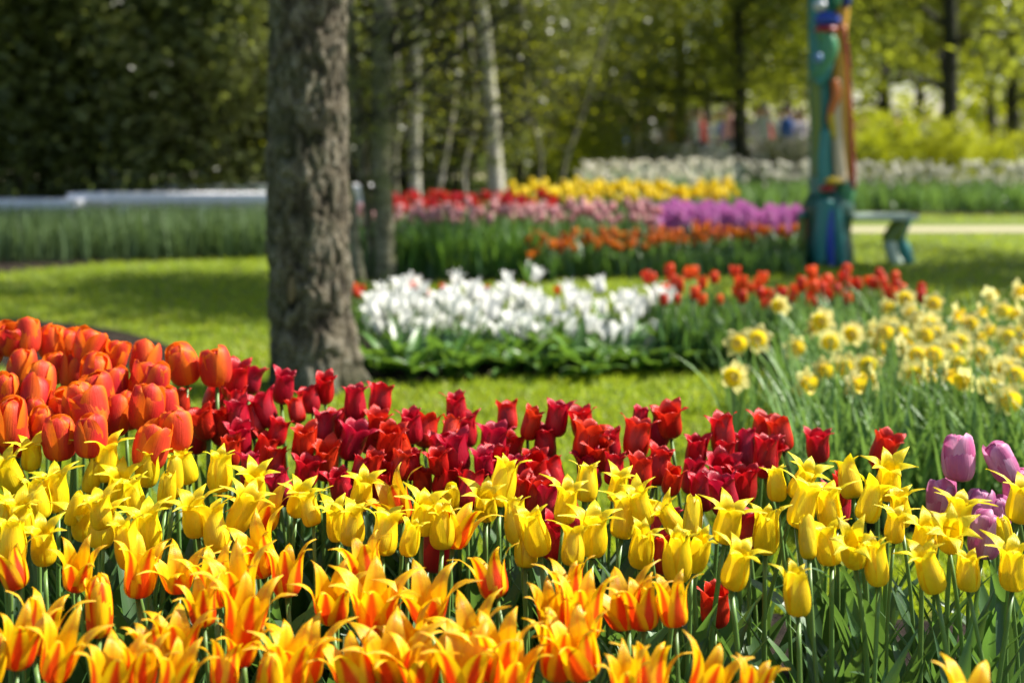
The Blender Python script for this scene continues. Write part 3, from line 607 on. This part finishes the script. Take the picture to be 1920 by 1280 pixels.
# white tulips in two stretches: the crowded end beside the thick trunk and the thinner end
objs = []
WHT = """700,552 735,560 760,585 820,580 842,600 868,560 905,545 935,545 965,560 880,610 800,595 725,600 960,590 1000,590 1040,560 1070,545 1126,520 1095,560 1130,560 1165,555 1230,540 1245,548 1195,565 1020,610 985,608 870,640 905,595 940,610 1060,590 1145,610 1180,590 1030,640 1210,628 1160,617 1255,580 775,545 830,550 690,580 705,600 920,570 980,540 1010,545 855,535 800,560 750,540 890,530 1185,540 1205,560 1100,590 1240,600 715,570 740,620 780,620 945,575 1070,615 1120,600"""
for x, y in pts(WHT):
    y += 12; s = 395 - (640 - y) * .42 + used_rnd.uniform(-10, 10); objs.append(tulip("white_tulip", 'white', P(x, y, s), "t", "white tulips beside the thick trunk", fol=FOLW, lean=.13))
for i in range(34):
    s = used_rnd.uniform(335, 400); x = used_rnd.uniform(685, 1265); z = used_rnd.uniform(.20, .33); objs.append(tulip("white_tulip", 'white', Vector(((x - 960) / s, FPX / s, z)), "t", "white tulips beside the thick trunk", fol=FOLW, lean=.13, scale=.9))
rowlabels(objs, "white tulip", 6, "from the lawn")
# leafy plants with no bloom along the front edge of the white bed
lp = [foliage_mesh("edge_foliage", 7, .27, .034, M['leafB'], 90 + i, (.5, 1.1), (.4, 1.3)) for i in range(4)]
for i in range(46):
    x = 690 + (1330 - 690) * (i + used_rnd.random()) / 46; s = used_rnd.uniform(392, 424) - max(0, x - 1000) * .04
    o = put("leafy_bulb_plant", lp[i % 4], None, ((x - 960) / s, FPX / s, 0), (0, 0, used_rnd.uniform(0, 6.28))); k = used_rnd.uniform(.7, 1.1); o.scale = (k, k, k)
    tag(o, "broad-leaved bulb plant without bloom edging the white tulips", "plant", "leafy plants edging the white tulips")

# small whole plants for the farther beds: bloom, stem and leaves in one mesh
def small_plant(name, mat, prof, H, h, leafmat, seed, nleaf=3, LW=(.26, .022), nv=7, nu=5):
    m = MB(); tulip_head(m, prof, H, seed, nv, nu, 0, h - H * .5)
    m.tube(np.array([(0, 0, -.02), (.006, .003, h * .5), (0, 0, h - H * .48)]), [.0042, .004, .0036], 6, 1)
    rs = random.Random(seed)
    for i in range(nleaf): leaf_blade(m, LW[0] * rs.uniform(.75, 1.15), LW[1], rs.uniform(.1, .45), i * 2.2 + rs.uniform(0, 1), rs.uniform(.2, .9), .35, 6, 3, 2, twist=rs.uniform(-.6, .6))
    return m.mesh(name, [mat, M['stem'], leafmat])
def scatter(name, meshes, n, region, hz, label, group, cat="tulip", smin=.85, smax=1.12, gap=.0):
    """REGION(rnd) gives (px, s); plants stand on the ground there"""
    got = []
    for i in range(n):
        for _ in range(12):
            px, s = region(used_rnd); x, y = (px - 960) / s, FPX / s
            if all((x - a) ** 2 + (y - b) ** 2 > gap * gap for a, b in got): break
        got.append((x, y)); k = used_rnd.uniform(smin, smax)
        o = put(name, used_rnd.choice(meshes), None, (x, y, 0), (used_rnd.gauss(0, .06), used_rnd.gauss(0, .06), used_rnd.uniform(0, 6.28)), (k, k, k * used_rnd.uniform(.93, 1.07)))
        tag(o, label(px, s) if callable(label) else label, cat, group(px, s) if callable(group) else group)
SC = [small_plant("scarlet_tulip", M['scarlet'], p, .064, .34, M['leaf'], i) for i, p in enumerate(('goblet', 'goblet_open', 'goblet'))]
scatter("scarlet_tulip", SC, 66, lambda r: (lambda x: (x, r.uniform(345, 400) + (x - 1250) * .02))(r.uniform(1225, 1735)), 0, "scarlet tulip standing between the white tulips and the daffodils", "scarlet tulips beyond the daffodils", gap=.05)
scatter("scarlet_tulip", SC, 12, lambda r: (r.choice((r.uniform(665, 690), r.uniform(750, 1200))), r.uniform(335, 350)), 0, "scarlet tulip peeping out behind the white tulips", "scarlet tulips behind the white tulips", smin=.66, smax=.78, gap=.05)
BR = [small_plant("bronze_tulip", M['bronze'], p, .062, .26, M['leaf'], 20 + i) for i, p in enumerate(('goblet_open', 'goblet', 'goblet_open'))]
scatter("bronze_tulip", BR, 185, lambda r: (lambda x: (x, 247 - (x - 980) * .072 + r.uniform(-13, 13)))(975 + 525 * r.random() ** .8), 0, "small bronze orange tulip in front of the purple flowers in the far bed", "bronze orange tulips of the far bed", gap=.05)
PK = [small_plant("pink_tulip", M['pink'], p, .078, .42, M['leaf'], 30 + i) for i, p in enumerate(('goblet', 'goblet', 'goblet_open'))]
scatter("pink_tulip", PK, 150, lambda r: (lambda x: (x, r.uniform(206, 236) - (x - 680) * .016))(r.uniform(672, 1235)), 0, lambda px, s: "pink and cream tulip nearest the slender trees in the far bed" if px < 960 else "pink tulip before the golden tulips in the far bed", lambda px, s: "pink tulips by the slender trees" if px < 960 else "pink tulips before the golden ones", gap=.055)
CR = [small_plant("crimson_tulip", M['red'], p, .080, .46, M['leaf'], 50 + i) for i, p in enumerate(('ragged_open', 'goblet_open', 'ragged'))]
CRM = petal_mat("crimson_petal", (.55, .010, .014), (.70, .02, .02), (.6, .01, .01), (.3, .05, .03), .4, 1.1, .5, .36, .1)
for me in CR: me.materials[0] = CRM
scatter("crimson_tulip", CR, 130, lambda r: (lambda t: (742 + 300 * t, r.uniform(186 + 8 * t, 210 - 8 * t)))(r.random() ** 1.25), 0, "crimson tulip in the far patch below the birches", "crimson tulips below the birches", gap=.05)
GO = [small_plant("golden_tulip", M['gold'], p, .080, .50, M['leaf'], 60 + i) for i, p in enumerate(('goblet_open', 'goblet', 'goblet_open'))]
scatter("golden_tulip", GO, 240, lambda r: (lambda x: (x, r.uniform(166, 192) + (0 if x < 1300 else -4)))(r.uniform(945, 1375)), 0, "golden yellow tulip in the far bed beyond the pink ones", "golden tulips of the far bed", gap=.05)
# purple spikes: many small florets round a stem
def spike_mesh(seed):
    m = MB(); rs = random.Random(seed)
    for i in range(46):
        z = .20 + .19 * i / 46; a = i * 2.4; r = .030 * (1 - .45 * (i / 46) ** 2); c = np.array([math.cos(a) * r, math.sin(a) * r, z]); d = np.array([math.cos(a), math.sin(a), .35])
        t = np.array([-math.sin(a), math.cos(a), 0]); b = np.cross(d, t)
        v = [c]; f = []
        for k in range(6):
            w = k * math.pi / 3; v.append(c + d * .014 + (t * math.cos(w) + b * math.sin(w)) * .016)
        for k in range(6): f.append((0, 1 + k, 1 + (k + 1) % 6))
        m.add(v, f, [[.5, .2]] + [[.1 + .8 * (k % 2), .9] for k in range(6)], 0)
    m.tube(np.array([(0, 0, -.02), (0, 0, .2), (0, 0, .35)]), [.006, .006, .004], 6, 1)
    for i in range(4): leaf_blade(m, .22, .013, rs.uniform(.1, .4), i * 1.7, rs.uniform(.1, .5), .4, 6, 3, 2)
    return m.mesh("purple_hyacinth", [M['hyac'], M['stem'], M['leaf']])
HY = [spike_mesh(i) for i in range(3)]
scatter("purple_hyacinth", HY, 190, lambda r: (lambda x: (x, r.uniform(190, 207) + (x - 1220) * .018))(r.uniform(1222, 1502)), 0, "purple hyacinth packed behind the bronze tulips beside the painted post", "purple hyacinths beside the painted post", "hyacinth", gap=.035)
# leafy front of the far bed: nobody could count these leaves
def leaf_mass(name, n, region, L, W, mat, label, cat, ang=(.0, .35), curl=(.05, .6)):
    m = MB()
    for i in range(n):
        px, s = region(used_rnd); leaf_blade(m, L * used_rnd.uniform(.7, 1.15), W * used_rnd.uniform(.7, 1.2), used_rnd.uniform(*ang), used_rnd.uniform(0, 6.28), used_rnd.uniform(*curl), .35, 6, 3, 0, ((px - 960) / s, FPX / s, 0), used_rnd.uniform(-.6, .6))
    return tag(m.build(name, mat), label, cat, kind="stuff")
leaf_mass("bulb_foliage", 1500, lambda r: (lambda x: (x, r.uniform(212, 251)))(664 + 345 * r.random() ** .9), .42, .017, M['leafB'], "mass of upright green bulb leaves at the front of the far bed", "foliage")
leaf_mass("bulb_foliage", 2600, lambda r: (lambda x: (x, r.uniform(206, 253) - (x - 980) * .02))(r.uniform(980, 1508)), .20, .012, M['leaf'], "dark low leaves under the bronze and purple flowers", "foliage")
leaf_mass("daffodil_foliage", 5200, lambda r: (lambda x: (x, r.uniform(188, 214) - (500 - x) * -.022 * r.random()))(r.uniform(-200, 520)), .43, .008, M['belt'], "long belt of narrow green leaves below the white benches", "foliage", (.0, .22), (.0, .5))
leaf_mass("border_foliage", 3000, lambda r: (r.uniform(1060, 2050), r.uniform(116, 137)), .40, .020, M['narrow'], "green leaves of the cream tulip border beyond the path", "foliage")
# cream tulips of the border past the lawn
CM = [small_plant("cream_tulip", M['cream'], p, .085, .52, M['leaf'], 70 + i, 2) for i, p in enumerate(('goblet_open', 'goblet', 'goblet'))]
scatter("cream_tulip", CM, 290, lambda r: (r.uniform(1375, 1960), r.uniform(112, 137)), 0, lambda px, s: "cream tulip of the far border past the painted post" if px > 1560 else "cream tulip of the far border between golden tulips and painted post", lambda px, s: "cream tulips past the painted post" if px > 1560 else "cream tulips before the painted post", smin=.7, smax=1.25, gap=.06)
def flower_mass(name, n, region, mat, H, h, label):
    m = MB(); rs = used_rnd
    for i in range(n):
        px, s = region(rs); mm = MB(); tulip_head(mm, 'goblet_open', H, i, 5, 3); v = np.concatenate(mm.v); z = h * rs.choice((rs.uniform(.6, 1.0), rs.uniform(.9, 1.4))); x, y = (px - 960) / s, FPX / s
        m.add(v + np.array([x, y, z]), mm.f, np.concatenate(mm.uv), 0); m.tube(np.array([(x, y, -.02), (x, y, z)]), .006, 4, 1)
        leaf_blade(m, .4, .02, rs.uniform(.05, .4), rs.uniform(0, 6), .5, .3, 5, 3, 2, (x, y, 0))
    return tag(m.build(name, [mat, M['stem'], M['leaf']]), label, "flowers", kind="stuff")
flower_mass("white_flower_field", 230, lambda r: (r.uniform(1080, 1380), r.uniform(118, 136)), M['cream'], .085, .46, "cream border flowers beyond the golden tulips")
flower_mass("white_flower_field", 760, lambda r: (r.uniform(1030, 1530), r.uniform(74, 92)), M['white'], .11, .55, "field of white flowers in front of the visitors' path")

# daffodils: trumpet, ring of petals, nodding neck
def daffodil_meshes(seed):
    rs = random.Random(seed); m = MB()
    for k in range(6):
        g, uv = petal_grid([.0, .12, .28, .40, .50], [0, .03, .05, .04, rs.uniform(-.04, .06)], [.05, .12, .17, .14, 0], 8, 5, k * math.pi / 3 + (.0 if k % 2 else .1), (0, rs.uniform(-.06, .06), rs.uniform(0, 6)), .03, 0, 3)
        g *= .092; m.grid(g[:, ::-1], uv[:, ::-1], 0)
    nv, na = 8, 18; v = np.linspace(0, 1, nv); a = np.linspace(0, 2 * np.pi, na, endpoint=False); r = (.012 + .006 * v + .008 * v ** 4)[:, None] * (1 + .10 * v[:, None] ** 3 * np.sin(a * 9)[None])
    c = MB(); g = np.stack([r * np.cos(a), r * np.sin(a), np.broadcast_to((v * .030)[:, None], r.shape)], -1)
    U, V_ = np.meshgrid(np.linspace(0, 1, na), v); c.grid(g, np.stack([U, V_ * .9 + .1], -1), 0, True)
    return m.mesh("daffodil_petals", M['daff']), c.mesh("daffodil_corona", M['corona'])
DF = [daffodil_meshes(i) for i in range(4)]
DFOL = [foliage_mesh("daffodil_foliage_tuft", 9, .42, .0075, M['narrow'], 140 + i, (.03, .35), (.05, .9)) for i in range(5)]
DAF = """1465,571 1522,613 1381,642 1421,635 1559,638 1602,625 1633,618 1381,705 1505,716 1629,685 1579,685 1720,665 1750,665 1703,588 1744,605 1750,568 1817,605 1878,581 1911,588 1838,662 1885,746 1901,702 1814,712 1777,652 1686,625 1888,632 1690,652 1670,608 1790,590 1850,620 1730,625 1640,650 1905,660 1860,690 1770,700 1710,700 1600,720 1915,625 1835,585 1660,575 1545,600 1655,620 1735,700 1790,680 1800,640 1830,630 1890,690 1700,560 1855,555 1905,545 1640,710 1860,725 1760,625 1720,600 1595,625 1930,600 1490,650 1540,690"""
objs = []
for x, y in pts(DAF):
    s = 450 + (y - 560) * 1.1 + used_rnd.uniform(-20, 20); h = P(x, y, s); r = empty("daffodil", (h.x, h.y + .02, 0)); az = used_rnd.choice([-1.57, -1.57, -1.2, -2.2, -.6, -2.8]) + used_rnd.gauss(0, .4)
    d = Vector((math.cos(az), math.sin(az), used_rnd.uniform(-.25, .15))).normalized(); k = used_rnd.uniform(.95, 1.2); top = Vector((0, -.02, h.z))
    m = MB(); nk = top - d * .03; m.tube(np.array([(0, 0, -.02), tuple(nk * .5 + Vector((0, 0, 0))), tuple(nk - Vector((0, 0, .02)) - d * .012), tuple(nk + Vector((0, 0, .006)) - d * .004), tuple(top)]), [.0042, .004, .0036, .0034, .005], 8); m.build("stem", M['stem'], r)
    q = Vector((0, 0, 1)).rotation_difference(d).to_euler(); pe, co = used_rnd.choice(DF); b = put("petals", pe, r, top, q, (k, k, k)); b.name = "bloom"; put("corona", co, b)
    put("foliage", used_rnd.choice(DFOL), r, rot=(0, 0, used_rnd.uniform(0, 6))); r["_w"] = "pale yellow"; tag(r, "d", "daffodil", "daffodils beside the lawn"); objs.append(r)
rowlabels(objs, "daffodil with golden trumpet", 5, "from the front")
leaf_mass("daffodil_foliage", 1900, lambda r: (lambda s: (r.uniform(1450 + (s - 400) * .15, 2070), s))(r.uniform(405, 690)), .42, .0085, M['narrow'], "thick stand of narrow grey green daffodil leaves beside the lawn", "foliage", (.0, .45), (.05, 1.2))
leaf_mass("bulb_foliage", 900, lambda r: (r.uniform(1235, 1760), r.uniform(350, 408)), .30, .016, M['leaf'], "leaves under the scarlet tulips", "foliage")

# ------------------------------------------------------------------ white benches behind the leaf belt
def bench(px0, px1, s, ztop, label, legs):
    a, b = P(px0, 0, s), P(px1, 0, s); L = b.x - a.x; r = empty("white_bench", ((a.x + b.x) / 2, a.y, 0)); tag(r, label, "bench")
    m = MB(); m.box((0, 0, ztop - .045), (L, .46, .09)); m.build("seat", M['whitepaint'], r, bevel=.006, smooth=False)
    m = MB(); m.box((0, 0, ztop - .12), (L - .2, .30, .055)); m.build("underframe", M['whitepaint'], r, bevel=.004, smooth=False)
    for f in legs:
        m = MB(); m.box((f * L - L / 2, 0, (ztop - .15) / 2), (.10, .38, ztop - .15)); m.build("leg", M['whitepaint'], r, bevel=.005, smooth=False)
bench(140, 640, 178, .475, "long white bench ending at the thick trunk, behind the leaf belt", (.06, .2, .5, .66, .95))
bench(-330, 152, 184, .43, "white bench cut off by the picture edge, butted to the longer one", (.05, .35, .7, .95))
bench(300, 700, 160, .50, "white bench standing just behind the long white bench", (.05, .5, .95))

# low pale wall
r = empty("low_wall", P(1235, HZ + CAM_H * 100, 100)); tag(r, "low pale grey green wall beyond the golden tulips", "wall")
m = MB(); m.box((0, 0, .22), (3.1, .35, .44)); m.build("body", M['wall'], r, bevel=.01, smooth=False)
m = MB(); m.box((0, 0, .47), (3.2, .45, .06)); m.build("coping", plain("pale_coping", (.46, .52, .46), .7, .3, .1, 6), r, bevel=.008, smooth=False)

# ------------------------------------------------------------------ painted post with a bench arm
pt = {k: plain("paint_" + k, c, .4, .5, .22, 14, .5) for k, c in dict(teal=(.03, .20, .19), dgreen=(.012, .085, .06), blue=(.015, .05, .36), red=(.36, .025, .02), ochre=(.62, .30, .02), orange=(.62, .15, .02), cream=(.62, .48, .32),
        green=(.06, .24, .11), yellow=(.58, .40, .02), lblue=(.12, .24, .45), olive=(.14, .19, .025), pale=(.42, .50, .40), white=(.66, .66, .68)).items()}
sT = 223.; pb = P(1555, HZ + CAM_H * sT, sT); pr = empty("painted_post", pb); tag(pr, "tall carved totem post painted teal, blue, red and ochre", "totem post")
def tz(py): return CAM_H - (py - HZ) / sT
def tx(px): return (px - 1555) / sT
def strand(name, col, path, parent=pr, yoff=0, n=30):      # path: (px, py, width px[, y])
    q = np.array([(tx(p[0]), (p[3] if len(p) > 3 else 0) + yoff, tz(p[1])) for p in path]); w = np.array([p[2] / sT / 2 for p in path])
    A = np.stack([catmull(q[:, i], n) for i in range(3)], -1); m = MB(); m.tube(A, np.maximum(catmull(w, n), .004), 16); return m.build(name, pt[col], parent)
def lump(name, col, px, py, wx, wz, y=-.1, wy=.10):
    m = MB(); th = np.linspace(0, np.pi, 12); ph = np.linspace(0, 2 * np.pi, 18, endpoint=False); T, F = np.meshgrid(th, ph, indexing='ij')
    m.grid(np.stack([tx(px) + wx / sT / 2 * np.sin(T) * np.cos(F), y + wy * np.sin(T) * np.sin(F), tz(py) + wz / sT / 2 * np.cos(T)], -1), None, 0, True); return m.build(name, pt[col], pr)
m = MB(); z = np.linspace(0, .60, 16); m.tube(np.stack([0 * z - .01, 0 * z, z], -1), .20 * (1 + .06 * np.sin(z * 17)) * np.where(z > .52, .86, 1), 20); m.build("base", pt['dgreen'], pr)
strand("core", 'teal', [(1546, 375, 58), (1542, 250, 48), (1540, 120, 48), (1544, -60, 54), (1550, -140, 50)])
strand("base_rib", 'teal', [(1528, 490, 22), (1532, 430, 28), (1540, 372, 30)], yoff=-.16); strand("base_rib", 'teal', [(1570, 492, 20), (1562, 440, 24), (1556, 385, 22)], yoff=-.18)
strand("base_rib", 'blue', [(1548, 494, 14), (1545, 440, 18), (1548, 390, 14)], yoff=-.19); strand("base_knob", 'green', [(1580, 380, 30), (1580, 350, 34), (1572, 330, 22)], yoff=-.08)
strand("teal_band", 'teal', [(1538, 362, 30), (1536, 300, 30), (1540, 245, 26)], yoff=-.11); strand("olive_band", 'olive', [(1524, 330, 12), (1524, 230, 18), (1522, 150, 18)], yoff=-.12)
strand("leaf_figure", 'green', [(1530, 60, 22), (1546, 80, 34), (1544, 105, 36), (1530, 140, 30), (1524, 152, 14)], yoff=-.12); strand("leaf_figure", 'teal', [(1525, 160, 18), (1540, 135, 24), (1552, 100, 16), (1556, 75, 8)], yoff=-.135)
strand("ochre_band", 'ochre', [(1580, 362, 38), (1578, 300, 36), (1575, 220, 34), (1571, 130, 32), (1569, 70, 30), (1575, 20, 28), (1578, -80, 28)], yoff=-.05)
strand("cream_band", 'cream', [(1570, 342, 26), (1565, 280, 22), (1562, 220, 17), (1564, 150, 14)], yoff=-.12); strand("orange_band", 'orange', [(1556, 150, 14), (1560, 180, 18), (1552, 205, 14), (1546, 230, 8)], yoff=-.14)
strand("yellow_band", 'yellow', [(1550, 215, 14), (1554, 240, 14), (1558, 262, 8)], yoff=-.14); strand("red_stripe", 'red', [(1591, 352, 14), (1592, 300, 8), (1588, 200, 7), (1582, 110, 7), (1574, 50, 8)], yoff=-.12)
lump("blue_head", 'blue', 1545, 40, 48, 32, -.12); lump("red_collar", 'red', 1542, 58, 44, 16, -.125); lump("blue_patch", 'lblue', 1524, 112, 16, 22, -.19, .05); lump("yellow_fruit", 'yellow', 1552, 338, 34, 16, -.14); lump("red_fruit", 'red', 1542, 352, 32, 16, -.14)
lump("pale_crest", 'white', 1532, 14, 24, 22, -.11); lump("green_crest", 'green', 1560, 5, 14, 34, -.14); lump("blue_crest", 'blue', 1580, 0, 16, 40, -.10)
br = empty("painted_bench", P(1655, HZ + CAM_H * sT, sT)); tag(br, "low pale teal seat with a carved painted leg beside the totem post", "bench")
def bx(px): return (px - 1655) / sT
m = MB(); q = np.array([(bx(1592), tz(404)), (bx(1640), tz(400)), (bx(1712), tz(402))]); m.box((bx(1652), 0, tz(406)), (120 / sT, .34, .045)); m.build("seat", pt['pale'], br, bevel=.012, smooth=False)
def bstrand(name, col, path, yoff=0):
    q = np.array([(bx(p[0]), yoff, tz(p[1])) for p in path]); w = np.array([p[2] / sT / 2 for p in path]); A = np.stack([catmull(q[:, i], 16) for i in range(3)], -1); A[-1, 2] = max(A[-1, 2], .0); m = MB(); m.tube(A, np.maximum(catmull(w, 16), .01), 12); m.build(name, pt[col], br)
bstrand("leg_top", 'olive', [(1690, 412, 26), (1678, 435, 34), (1664, 455, 30)]); bstrand("leg", 'pale', [(1664, 452, 26), (1672, 480, 24), (1682, 495, 24)], -.03); bstrand("leg", 'teal', [(1706, 412, 14), (1690, 445, 20), (1698, 470, 26), (1706, 495, 24)], .03)
r = empty("painted_stake", P(1503, HZ + CAM_H * 224, 224)); tag(r, "short pale green painted stake beside the purple hyacinths", "stake")
m = MB(); m.tube(np.array([(0, 0, -.02), (.004, 0, .2), (0, 0, .40)]), [.03, .032, .03], 12); m.build("shaft", pt['olive'], r); m = MB(); m.tube(np.array([(0, 0, .40), (0, 0, .425), (0, 0, .44)]), [.038, .038, .02], 12); m.build("cap", pt['teal'], r)

# ------------------------------------------------------------------ visitors far off
def person_mesh(seed):
    rs = random.Random(seed); w = rs.uniform(.05, .16)
    J = {'pel': (0, 0, .95, .13), 'wai': (0, .01, 1.10, .125), 'che': (0, 0, 1.30, .15), 'nek': (0, -.01, 1.47, .055), 'hd0': (0, -.03, 1.56, .085), 'hd1': (0, -.03, 1.66, .095), 'hd2': (0, -.025, 1.73, .06)}
    B = [('pel', 'wai'), ('wai', 'che'), ('che', 'nek'), ('nek', 'hd0'), ('hd0', 'hd1'), ('hd1', 'hd2')]
    for sx, t in ((-1, 'l'), (1, 'r')):
        st = w * sx * rs.choice((1, 1, .3)); bend = rs.choice((.0, .0, .28))
        J.update({t + 'hip': (.09 * sx, 0, .90, .095), t + 'kne': (.10 * sx, -st * .6, .50, .062), t + 'ank': (.10 * sx, st * .5, .09, .042), t + 'toe': (.11 * sx, st * .5 - .15, .035, .035),
                  t + 'sho': (.18 * sx, 0, 1.40, .062), t + 'elb': (.25 * sx, .03, 1.13, .044), t + 'wri': (.24 * sx - .06 * sx * (bend > 0), -.10 - bend * .5, .90 + bend, .031), t + 'han': (.24 * sx - .08 * sx * (bend > 0), -.14 - bend * .6, .82 + bend * 1.15, .03)})
        B += [('pel', t + 'hip'), (t + 'hip', t + 'kne'), (t + 'kne', t + 'ank'), (t + 'ank', t + 'toe'), ('che', t + 'sho'), (t + 'sho', t + 'elb'), (t + 'elb', t + 'wri'), (t + 'wri', t + 'han')]
    names = list(J); me = bpy.data.meshes.new("person_body"); me.from_pydata([J[k][:3] for k in names], [(names.index(a), names.index(b)) for a, b in B], [])
    o = bpy.data.objects.new("tmp", me); COL.objects.link(o); o.modifiers.new("s", 'SKIN'); sub = o.modifiers.new("u", 'SUBSURF'); sub.levels = sub.render_levels = 2
    for i, k in enumerate(names): me.skin_vertices[0].data[i].radius = (J[k][3], J[k][3] * (.72 if k in ('pel', 'wai', 'che') else 1))
    me.skin_vertices[0].data[0].use_root = True
    dg = bpy.context.evaluated_depsgraph_get(); e = bpy.data.meshes.new_from_object(o.evaluated_get(dg)); bpy.data.objects.remove(o)
    for _ in range(3): e.materials.append(plain("t", (.5, .4, .3)))
    for p in e.polygons:
        z, x = p.center.z, abs(p.center.x); p.use_smooth = True
        p.material_index = 0 if z > 1.45 or (x > .20 and z < .93) else (1 if z > .93 else 2)
    e.name = "person_body"; return e
skins = [plain("skin", c, .5, .4, .05) for c in ((.55, .33, .24), (.48, .28, .19))]
cl = {k: plain("cloth_" + k, c, .85, .2, .12, 20) for k, c in dict(blue=(.06, .15, .48), lilac=(.58, .52, .68), red=(.42, .03, .03), white=(.80, .79, .78), orange=(.60, .18, .03), pink=(.74, .42, .44), navy=(.015, .02, .05), grey=(.12, .12, .13), khaki=(.25, .21, .14), jeans=(.05, .08, .16)).items()}
hairs = [plain("hair", c, .6, .4, .2) for c in ((.03, .02, .012), (.14, .08, .035), (.30, .28, .26))]
hm = MB(); th = np.linspace(0, 1.9, 9); ph = np.linspace(0, 2 * np.pi, 16, endpoint=False); T, F = np.meshgrid(th, ph, indexing='ij')
hm.grid(np.stack([.100 * np.sin(T) * np.cos(F), -.018 + .112 * np.sin(T) * np.sin(F) + .02, 1.675 + .115 * np.cos(T)], -1), None, 0, True); HAIR = hm.mesh("hair", hairs[0])
bg_ = MB(); bg_.box((0, .14, 1.22), (.30, .14, .40)); BAG = bg_.mesh("backpack", cl['navy'])
PM = [person_mesh(i) for i in range(5)]
FOLK = [(1128, 66, 'blue', 'jeans', 1), (1150, 62, 'orange', 'navy', 0), (1178, 70, 'red', 'grey', 0), (1200, 64, 'pink', 'jeans', 0), (1222, 72, 'white', 'khaki', 0), (1246, 63, 'lilac', 'grey', 0), (1290, 66, 'pink', 'white', 1), (1312, 70, 'red', 'navy', 0), (1334, 64, 'white', 'jeans', 0), (1352, 68, 'blue', 'grey', 0),
        (1420, 66, 'lilac', 'navy', 0), (1442, 70, 'red', 'jeans', 0), (1464, 64, 'white', 'khaki', 0), (1486, 67, 'pink', 'grey', 0), (1502, 62, 'orange', 'navy', 0), (1618, 66, 'pink', 'jeans', 0), (1655, 64, 'white', 'grey', 0), (1682, 70, 'orange', 'khaki', 0), (1736, 66, 'white', 'navy', 1), (1895, 68, 'white', 'khaki', 0), (1140, 78, 'pink', 'khaki', 0), (1165, 74, 'blue', 'navy', 0), (1212, 79, 'white', 'jeans', 0), (1262, 76, 'orange', 'grey', 0), (1304, 80, 'white', 'grey', 0), (1368, 76, 'pink', 'jeans', 0), (1432, 80, 'white', 'navy', 0), (1475, 78, 'blue', 'khaki', 0), (1498, 76, 'lilac', 'white', 0)]
for i, (px, s, top, bot, bag) in enumerate(FOLK):
    r = put("person", PM[i % 5], None, G(px, HZ + CAM_H * s), (0, 0, used_rnd.uniform(0, 6.28)), [used_rnd.uniform(.93, 1.06)] * 3)
    for k, mt in enumerate((skins[i % 2], cl[top], cl[bot])): r.material_slots[k].link = 'OBJECT'; r.material_slots[k].material = mt
    h = put("hair", HAIR, r); h.material_slots[0].link = 'OBJECT'; h.material_slots[0].material = hairs[i % 3]
    if bag: put("backpack", BAG, r)
    near = "before the painted post" if px < 1520 else "past the painted post"
    same = lambda q: q[2] == top and (q[0] < 1520) == (px < 1520)
    k = sum(map(same, FOLK[:i])) + 1; n = sum(map(same, FOLK))
    tag(r, (f"{ordinal(k)} from left of " if n > 1 else "") + f"visitors in {top} top, {bot} trousers, " + near, "person", "far visitors among the trees")
